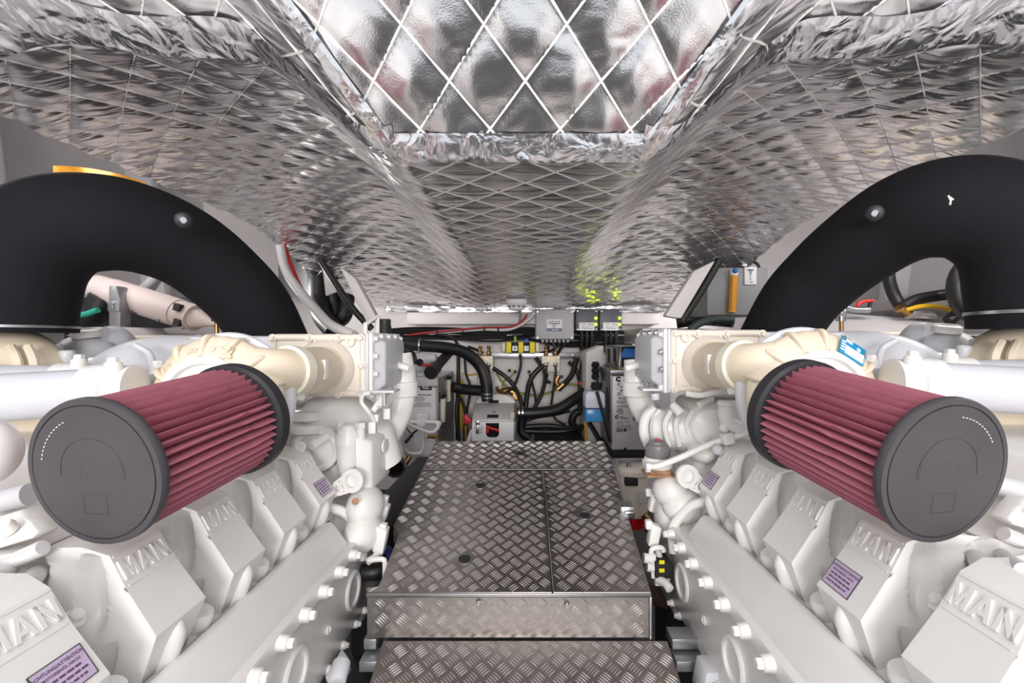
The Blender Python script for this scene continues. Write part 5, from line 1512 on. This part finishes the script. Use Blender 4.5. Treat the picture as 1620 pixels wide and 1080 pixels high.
hose('bilge_hose', [(1000, 905, 1.5), (1015, 930, 1.5), (1060, 950, 1.45)], .03, 'dark hose low in the gap right of the riser', mat('brown_hose', (84, 62, 54), .6))
o = MB().box((.44, 1.15, FL), (.62, 1.55, -.86)).lathe([(.04, 0), (.04, .05), (.03, .06), (.03, .09)], (.52, 1.30, -.86), (0, 0, 1), 18).build('bilge_pump', DARK, bevel=.02)
tag(o, 'dark bilge pump below the right side cover', 'pump')

# ------------------------------------------------------------------ things seen under and behind the ducts
# left: fuel cylinder on a bracket
t = thing('filter_cylinder', W(240, 510, 2.0), 'long pinkish white cylinder lying slanted under the arch of the left duct', 'cylinder')
p0, p1 = W(131, 447, 1.95), W(366, 521, 1.8)
ax = (p1 - p0).normalized()
Lc = (p1 - p0).length
x_, y_, z_ = frame(ax)
PK = mat('pinkish_white', (214, 198, 194), .45, vary=.06, vscale=8)
MB().lathe([(0.0033, 0), (0.0459, .06), (0.0525, .075), (0.0541, .12), (0.0541, .17), (0.0574, .172), (0.0574, .30), (0.0578, .302), (0.0574, .304), (0.0574, .52), (0.0537, .522), (0.0537, .60), (0.0410, .602), (0.0049, .70)], p0, ax, 32).build('tube', PK, t)
for f in (.20, .33, .45, .57):
    placed('screw', SCREW, t, p0 + ax * f - V((0, .041, .045)), (0, -.8, -.6), scale=1.6)
for dz in (-.03, .03):
    c = p0 + ax * .56 + V((0, -.050, dz))
    MB().obox(c, ax * .014, V((0, .012, 0)), ax.cross(V((0, 1, 0))) * .014).build('slot', RUBBER_D, t)
bk = MB().prism([W(172, 452, 1.8), W(184, 452, 1.8), W(190, 475, 1.8), W(190, 520, 1.8), W(172, 520, 1.8), W(172, 475, 1.8)], (0, .05, 0)).build('bracket', CAB_G, t, bevel=.003)
MB().box(W(170, 492, 1.78), W(188, 476, 1.78) + V((0, .006, 0))).build('bracket_plate', STEEL, t, bevel=.001)
placed('screw', SCREW, t, W(178, 481, 1.78), (0, -1, 0), scale=1.6)
placed('screw', SCREW, t, W(178, 487, 1.78), (0, -1, 0), scale=1.6)
MB().prism([W(136, 531, 1.7), W(204, 531, 1.7), W(194, 517, 1.75), W(146, 517, 1.75)], (0, .2, 0)).build('foot', HULL, t, bevel=.006)
hose('white_pipe', [(110, 485, 2.2), (150, 484, 2.2), (200, 475, 2.2), (232, 452, 2.2), (258, 425, 2.2)], .022, 'grey white pipe bending behind the slanted cylinder', HULL, cat='pipe')
hose('grey_pipe', [(180, 510, 2.3), (215, 480, 2.3), (260, 420, 2.3)], .03, 'thick grey pipe rising behind the left duct arch', HULL, cat='pipe')
hose('coil_hose', [(104, 470, 1.9), (120, 500, 1.9), (150, 496, 1.9), (165, 470, 1.9)], .05, 'black hose loop behind the left leg of the left duct', BLACK)
hose('teal_band', [(115, 498, 1.84), (135, 497, 1.84), (155, 490, 1.84)], .012, 'teal stripe along the black hose under the left duct', TEAL, cat='stripe')
o = MB().prism([W(100, 531, 1.9), W(350, 531, 1.9), W(330, 516, 2.1), W(230, 518, 2.2), W(140, 520, 2.2)], (0, .4, 0)).build('engine_bed', HULL, bevel=.01)
tag(o, 'grey sloped bed surface behind the left engine top', 'bed')
o = MB().prism([W(1290, 531, 1.9), W(1620, 531, 1.9), W(1600, 514, 2.1), W(1420, 502, 2.2), W(1340, 496, 2.2)], (0, .4, 0)).build('engine_bed', HULL, bevel=.01)
tag(o, 'grey sloped bed surface behind the right engine top', 'bed')
wd = MB().box((W(100, 0, 2.15).x, 2.15, -.05), (W(330, 0, 2.15).x, 2.19, W(0, 470, 2.15).z)).build('shade_panel', RUBBER_D, bevel=.01)  # added dark sheet standing in for the shade under the duct arch
tag(wd, 'dark panel added as shade behind the slanted cylinder', 'panel')
for s, (px, py) in ((0, (342, 494)), (1, (1330, 494))):
    t = thing('dip_gauge', W(px, 531, 1.72), 'black ball headed rod standing on the %s engine top' % ('left' if s == 0 else 'right'), 'rod')
    MB().ball(W(px, py, 1.72), .020, .020, .024, 18, 12).lathe([(.016, 0), (.016, .02)], W(px, py + 14, 1.72), (0, 0, 1), 14).build('head', BLACKM if s == 0 else STEEL, t)
    MB().cyl(W(px + 1, 533, 1.72), W(px + 1, py + 8, 1.72), .008, n=12).build('stem', BRASS, t)
# amber sheet peeking over the left duct
o = MB().grid(lambda a, b: W(84 + 145 * a, 262 + 26 * a * a + 22 * b, 1.62) + V((0, .06 * math.sin(a * 9) * b, 0)), 24, 6)
o.add([p + V((0, .004, 0)) for p in o.v], [f for f in o.f])
ob = o.build('amber_cover', ORANGE)
tag(ob, 'amber cover peeking out above the left duct', 'cover')
# left: conduit, red cable, black hoses, plates near the slanting frame
hose('conduit', [(443, 388, 2.25), (451, 425, 2.25), (470, 455, 2.2), (500, 490, 2.1), (525, 515, 2.0), (560, 530, 1.95)], .021, 'white conduit curving down between left duct and slanting frame', WHITEHOSE, cat='conduit')
hose('red_cable', [(450, 388, 2.3), (461, 420, 2.3), (478, 458, 2.25), (505, 495, 2.12), (530, 512, 2.05), (565, 529, 2.0)], .009, 'red cable beside the white conduit next to the left duct', RED, cat='cable')
h = hose('water_hose', [(502, 428, 2.7), (503, 470, 2.7), (510, 500, 2.6), (530, 525, 2.5)], .055, 'black hose with a bright clip behind the left duct')
MB().lathe([(.056, 0), (.060, .003), (.060, .02), (.056, .023)], W(502, 434, 2.7), (0, 0, 1), 24).build('hose_clip', CHROME, h)
hose('water_hose', [(522, 452, 2.75), (528, 480, 2.75), (536, 505, 2.7), (546, 495, 2.7), (549, 470, 2.75)], .045, 'black hose making a U under the white flap by the left frame')
hose('black_strip', [(508, 412, 2.34), (532, 450, 2.34), (560, 490, 2.34), (588, 520, 2.34)], .017, 'black cable strip following the left slanting frame', cat='cable')
hose('black_strip', [(1138, 410, 2.36), (1126, 432, 2.36), (1105, 467, 2.36), (1078, 508, 2.36)], .020, 'black cable strip following the right slanting frame', cat='cable')
o = MB().box(W(478, 424, 2.8), W(504, 402, 2.8) + V((0, .02, 0))).build('white_flap', WALL, bevel=.004)
tag(o, 'white plate with a small black tag behind the left duct', 'plate')
o2 = MB().box(W(480, 423, 2.795), W(495, 416, 2.795) + V((0, .003, 0))).build('black_tag', INK, o)
m = MB()
lines(m, 482, 493, (418.5, 420.5), 2.793, .0022, seed=101)
m.build('tag_print', INK_W, o)
o = MB().prism([W(510, 424, 2.37), W(546, 456, 2.37), W(515, 468, 2.37)], (0, .02, 0)).build('white_flap', WALL, bevel=.003)
tag(o, 'white triangular flap hanging below the left slanting frame', 'flap')
o = MB().prism([W(440, 390, 3.1), W(480, 395, 3.1), W(510, 470, 3.1), W(440, 470, 3.1)], (0, .03, 0)).build('grey_locker', CAB_G, bevel=.004)
tag(o, 'grey panel behind the white conduit left', 'panel')
t = thing('grab_handle', W(590, 528, 1.5), 'white bent tube handle standing on the left cooler', 'handle')
MB().tube([W(578, 528, 1.5), W(578, 513, 1.5), W(597, 500, 1.55), W(597, 528, 1.55)], .008, 10, samples=1).build('tube', PAINT, t)
o = MB().lathe([(.024, 0), (.024, .035), (.022, .036), (.022, .06), (.018, .062)], W(609, 530, 1.75), (0, 0, 1), 20).build('pipe_stub', RUBBER_D)
tag(o, 'dark capped pipe stub beside the white handle', 'pipe')
# right: day tank with sight glass
t = thing('oil_tank', W(1165, 500, 2.4), 'grey tank with an amber sight glass between right frame and duct', 'tank')
a, b = W(1119, 498, 2.4), W(1215, 423, 2.4)
MB().box((a.x, 2.4, a.z), (b.x, 2.7, b.z)).build('tank_body', mat('tank_grey', (140, 140, 142), .5), t, bevel=.006)
sg = MB().tube([W(1158, 494, 2.385), W(1161, 436, 2.385)], .020, 16).build('oil_column', AMBER, t)
MB().tube([W(1161, 436, 2.385), W(1161, 426, 2.385)], .020, 16).build('column_top', WHITE, t)
MB().ball(W(1163, 428, 2.365), .014).build('blue_cap', BLUE_T, t)
sp = MB().box(W(1178, 450, 2.392), W(1197, 422, 2.392) + V((0, .01, 0))).build('level_card', WHITE, t, bevel=.001)
m = MB()
wbox(m, 1182, 426, 1193, 427.6, 2.391, .001)
put_text(m, 'TJ', .024, W(1187, 430, 2.390), (1, 0, 0), (.2, 0, 1), bold=.0008)
for py in (433, 436, 439, 442, 446):
    wbox(m, 1186, py - .6, 1188.4 if py < 445 else 1191, py + .6, 2.391, .001)
m.build('card_print', NAVY, sp)
MB().lathe([(.028, 0), (.028, .012), (.024, .014)], W(1176, 422, 2.5), (0, 0, 1), 20).build('filler_neck', STEEL, t)
MB().box(W(1174, 418, 2.5), W(1190, 411, 2.5) + V((0, .04, 0))).build('filler_cap', CAB_G, t, bevel=.006)
hose('tank_cable', [(1190, 413, 2.5), (1200, 420, 2.45), (1203, 440, 2.42)], .008, 'thin cable curling over the right tank', RUBBER, cat='cable')
for k, (x0, x1) in enumerate(((1098, 1100), (1108, 1110), (1116, 1117))):
    hose('water_hose', [(x0, 450, 2.8), (x1, 480, 2.78), (x1 + 6, 500, 2.7), (x1 + 30, 508, 2.6)], .026, ('left', 'middle', 'right')[k] + ' one of three black hoses standing between right frame and grey tank', group='black hoses beside the right tank')
hose('water_hose', [(1070, 508, 2.75), (1110, 503, 2.7), (1160, 506, 2.6)], .045, 'thick black hose lying below the grey tank on the right')
hose('water_hose', [(1092, 522, 2.1), (1105, 512, 2.1), (1130, 505, 2.1), (1160, 506, 2.1)], .018, 'dark green hose arching over the right cooler', mat('dark_green_hose', (50, 62, 60), .5))
# right: coil, hose, red valve
t = thing('coiled_hose', W(1540, 500, 1.9), 'thick black ring of hose with teal print beside the right duct leg', 'hose')
c = W(1556, 456, 1.9)
pp = [c + V((math.cos(a) * .115, 0, math.sin(a) * .125)) for a in [2 * PI * k / 24 for k in range(24)]]
MB().tube(pp, .034, 14, closed=True).build('ring', BLACK, t)
for a0, a1 in ((2.55, 3.4), (4.0, 5.0)):
    m = MB()
    n = 14
    vs = []
    for k in range(n + 1):
        a = a0 + (a1 - a0) * k / n
        for rr in (.105, .127):
            vs.append(c + V((math.cos(a) * rr, -.0345, math.sin(a) * rr * 1.07)))
    m.add(vs, [(2 * k, 2 * k + 1, 2 * k + 3, 2 * k + 2) for k in range(n)])
    m.build('teal_print', TEAL, t)
MB().lathe([(.08, 0), (.08, .05), (0, .05)], c + V((0, .03, 0)), (0, 1, 0), 24).build('core', BLACKM, t)
h = hose('water_hose', [(1407, 408, 2.15), (1406, 440, 2.15), (1415, 468, 2.15), (1426, 486, 2.12)], .026, 'black hose coming down to the brass tee under the right duct')
hose('water_hose', [(1428, 486, 2.1), (1450, 474, 2.1), (1480, 468, 2.1), (1515, 464, 2.05)], .026, 'black hose running right from the brass tee under the right duct')
hose('water_hose', [(1500, 508, 2.0), (1530, 484, 2.0)], .024, 'short black hose slanting below the ring of hose')
hose('yellow_cable', [(1432, 490, 2.08), (1460, 484, 2.08), (1490, 486, 2.08), (1510, 494, 2.08)], .010, 'yellow cable below the black hose under the right duct', YELLOW_D, cat='cable')
o = MB().tube([W(1422, 486, 2.1), W(1430, 490, 2.1), W(1438, 496, 2.1)], .020, 14).lathe([(.027, 0), (.027, .012)], W(1423, 485, 2.08), (.6, 0, -.6), 18).build('brass_tee', BRASS)
tag(o, 'brass tee joining two black hoses under the right duct', 'fitting')
t = thing('red_tap', W(1360, 495, 2.1), 'tap with a red lever under the arch of the right duct', 'tap')
MB().tube([W(1337, 486, 2.1), W(1352, 490, 2.1), W(1374, 490, 2.1)], .016, 14, samples=2).build('tap_body', STEEL, t)
MB().tube([W(1356, 485, 2.1), W(1358, 480, 2.1), W(1368, 476, 2.1), W(1382, 476, 2.1)], .008, 8).build('lever', RED, t)
MB().cyl(W(1373, 490, 2.1), W(1378, 476, 2.1), .008, n=10).build('stem', BLACKM, t)
o = MB().prism([W(1458, 503, 2.1), W(1487, 504, 2.1), W(1478, 493, 2.15), W(1462, 491, 2.15)], (0, .1, 0)).build('small_bracket', WALL, bevel=.004)
tag(o, 'small white bracket on the bed under the right duct', 'bracket')
o = MB().box(W(1300, 462, 2.3), W(1366, 440, 2.3) + V((0, .05, 0))).build('white_block', WALL, bevel=.006)
tag(o, 'white block on the hull behind the right duct', 'block')
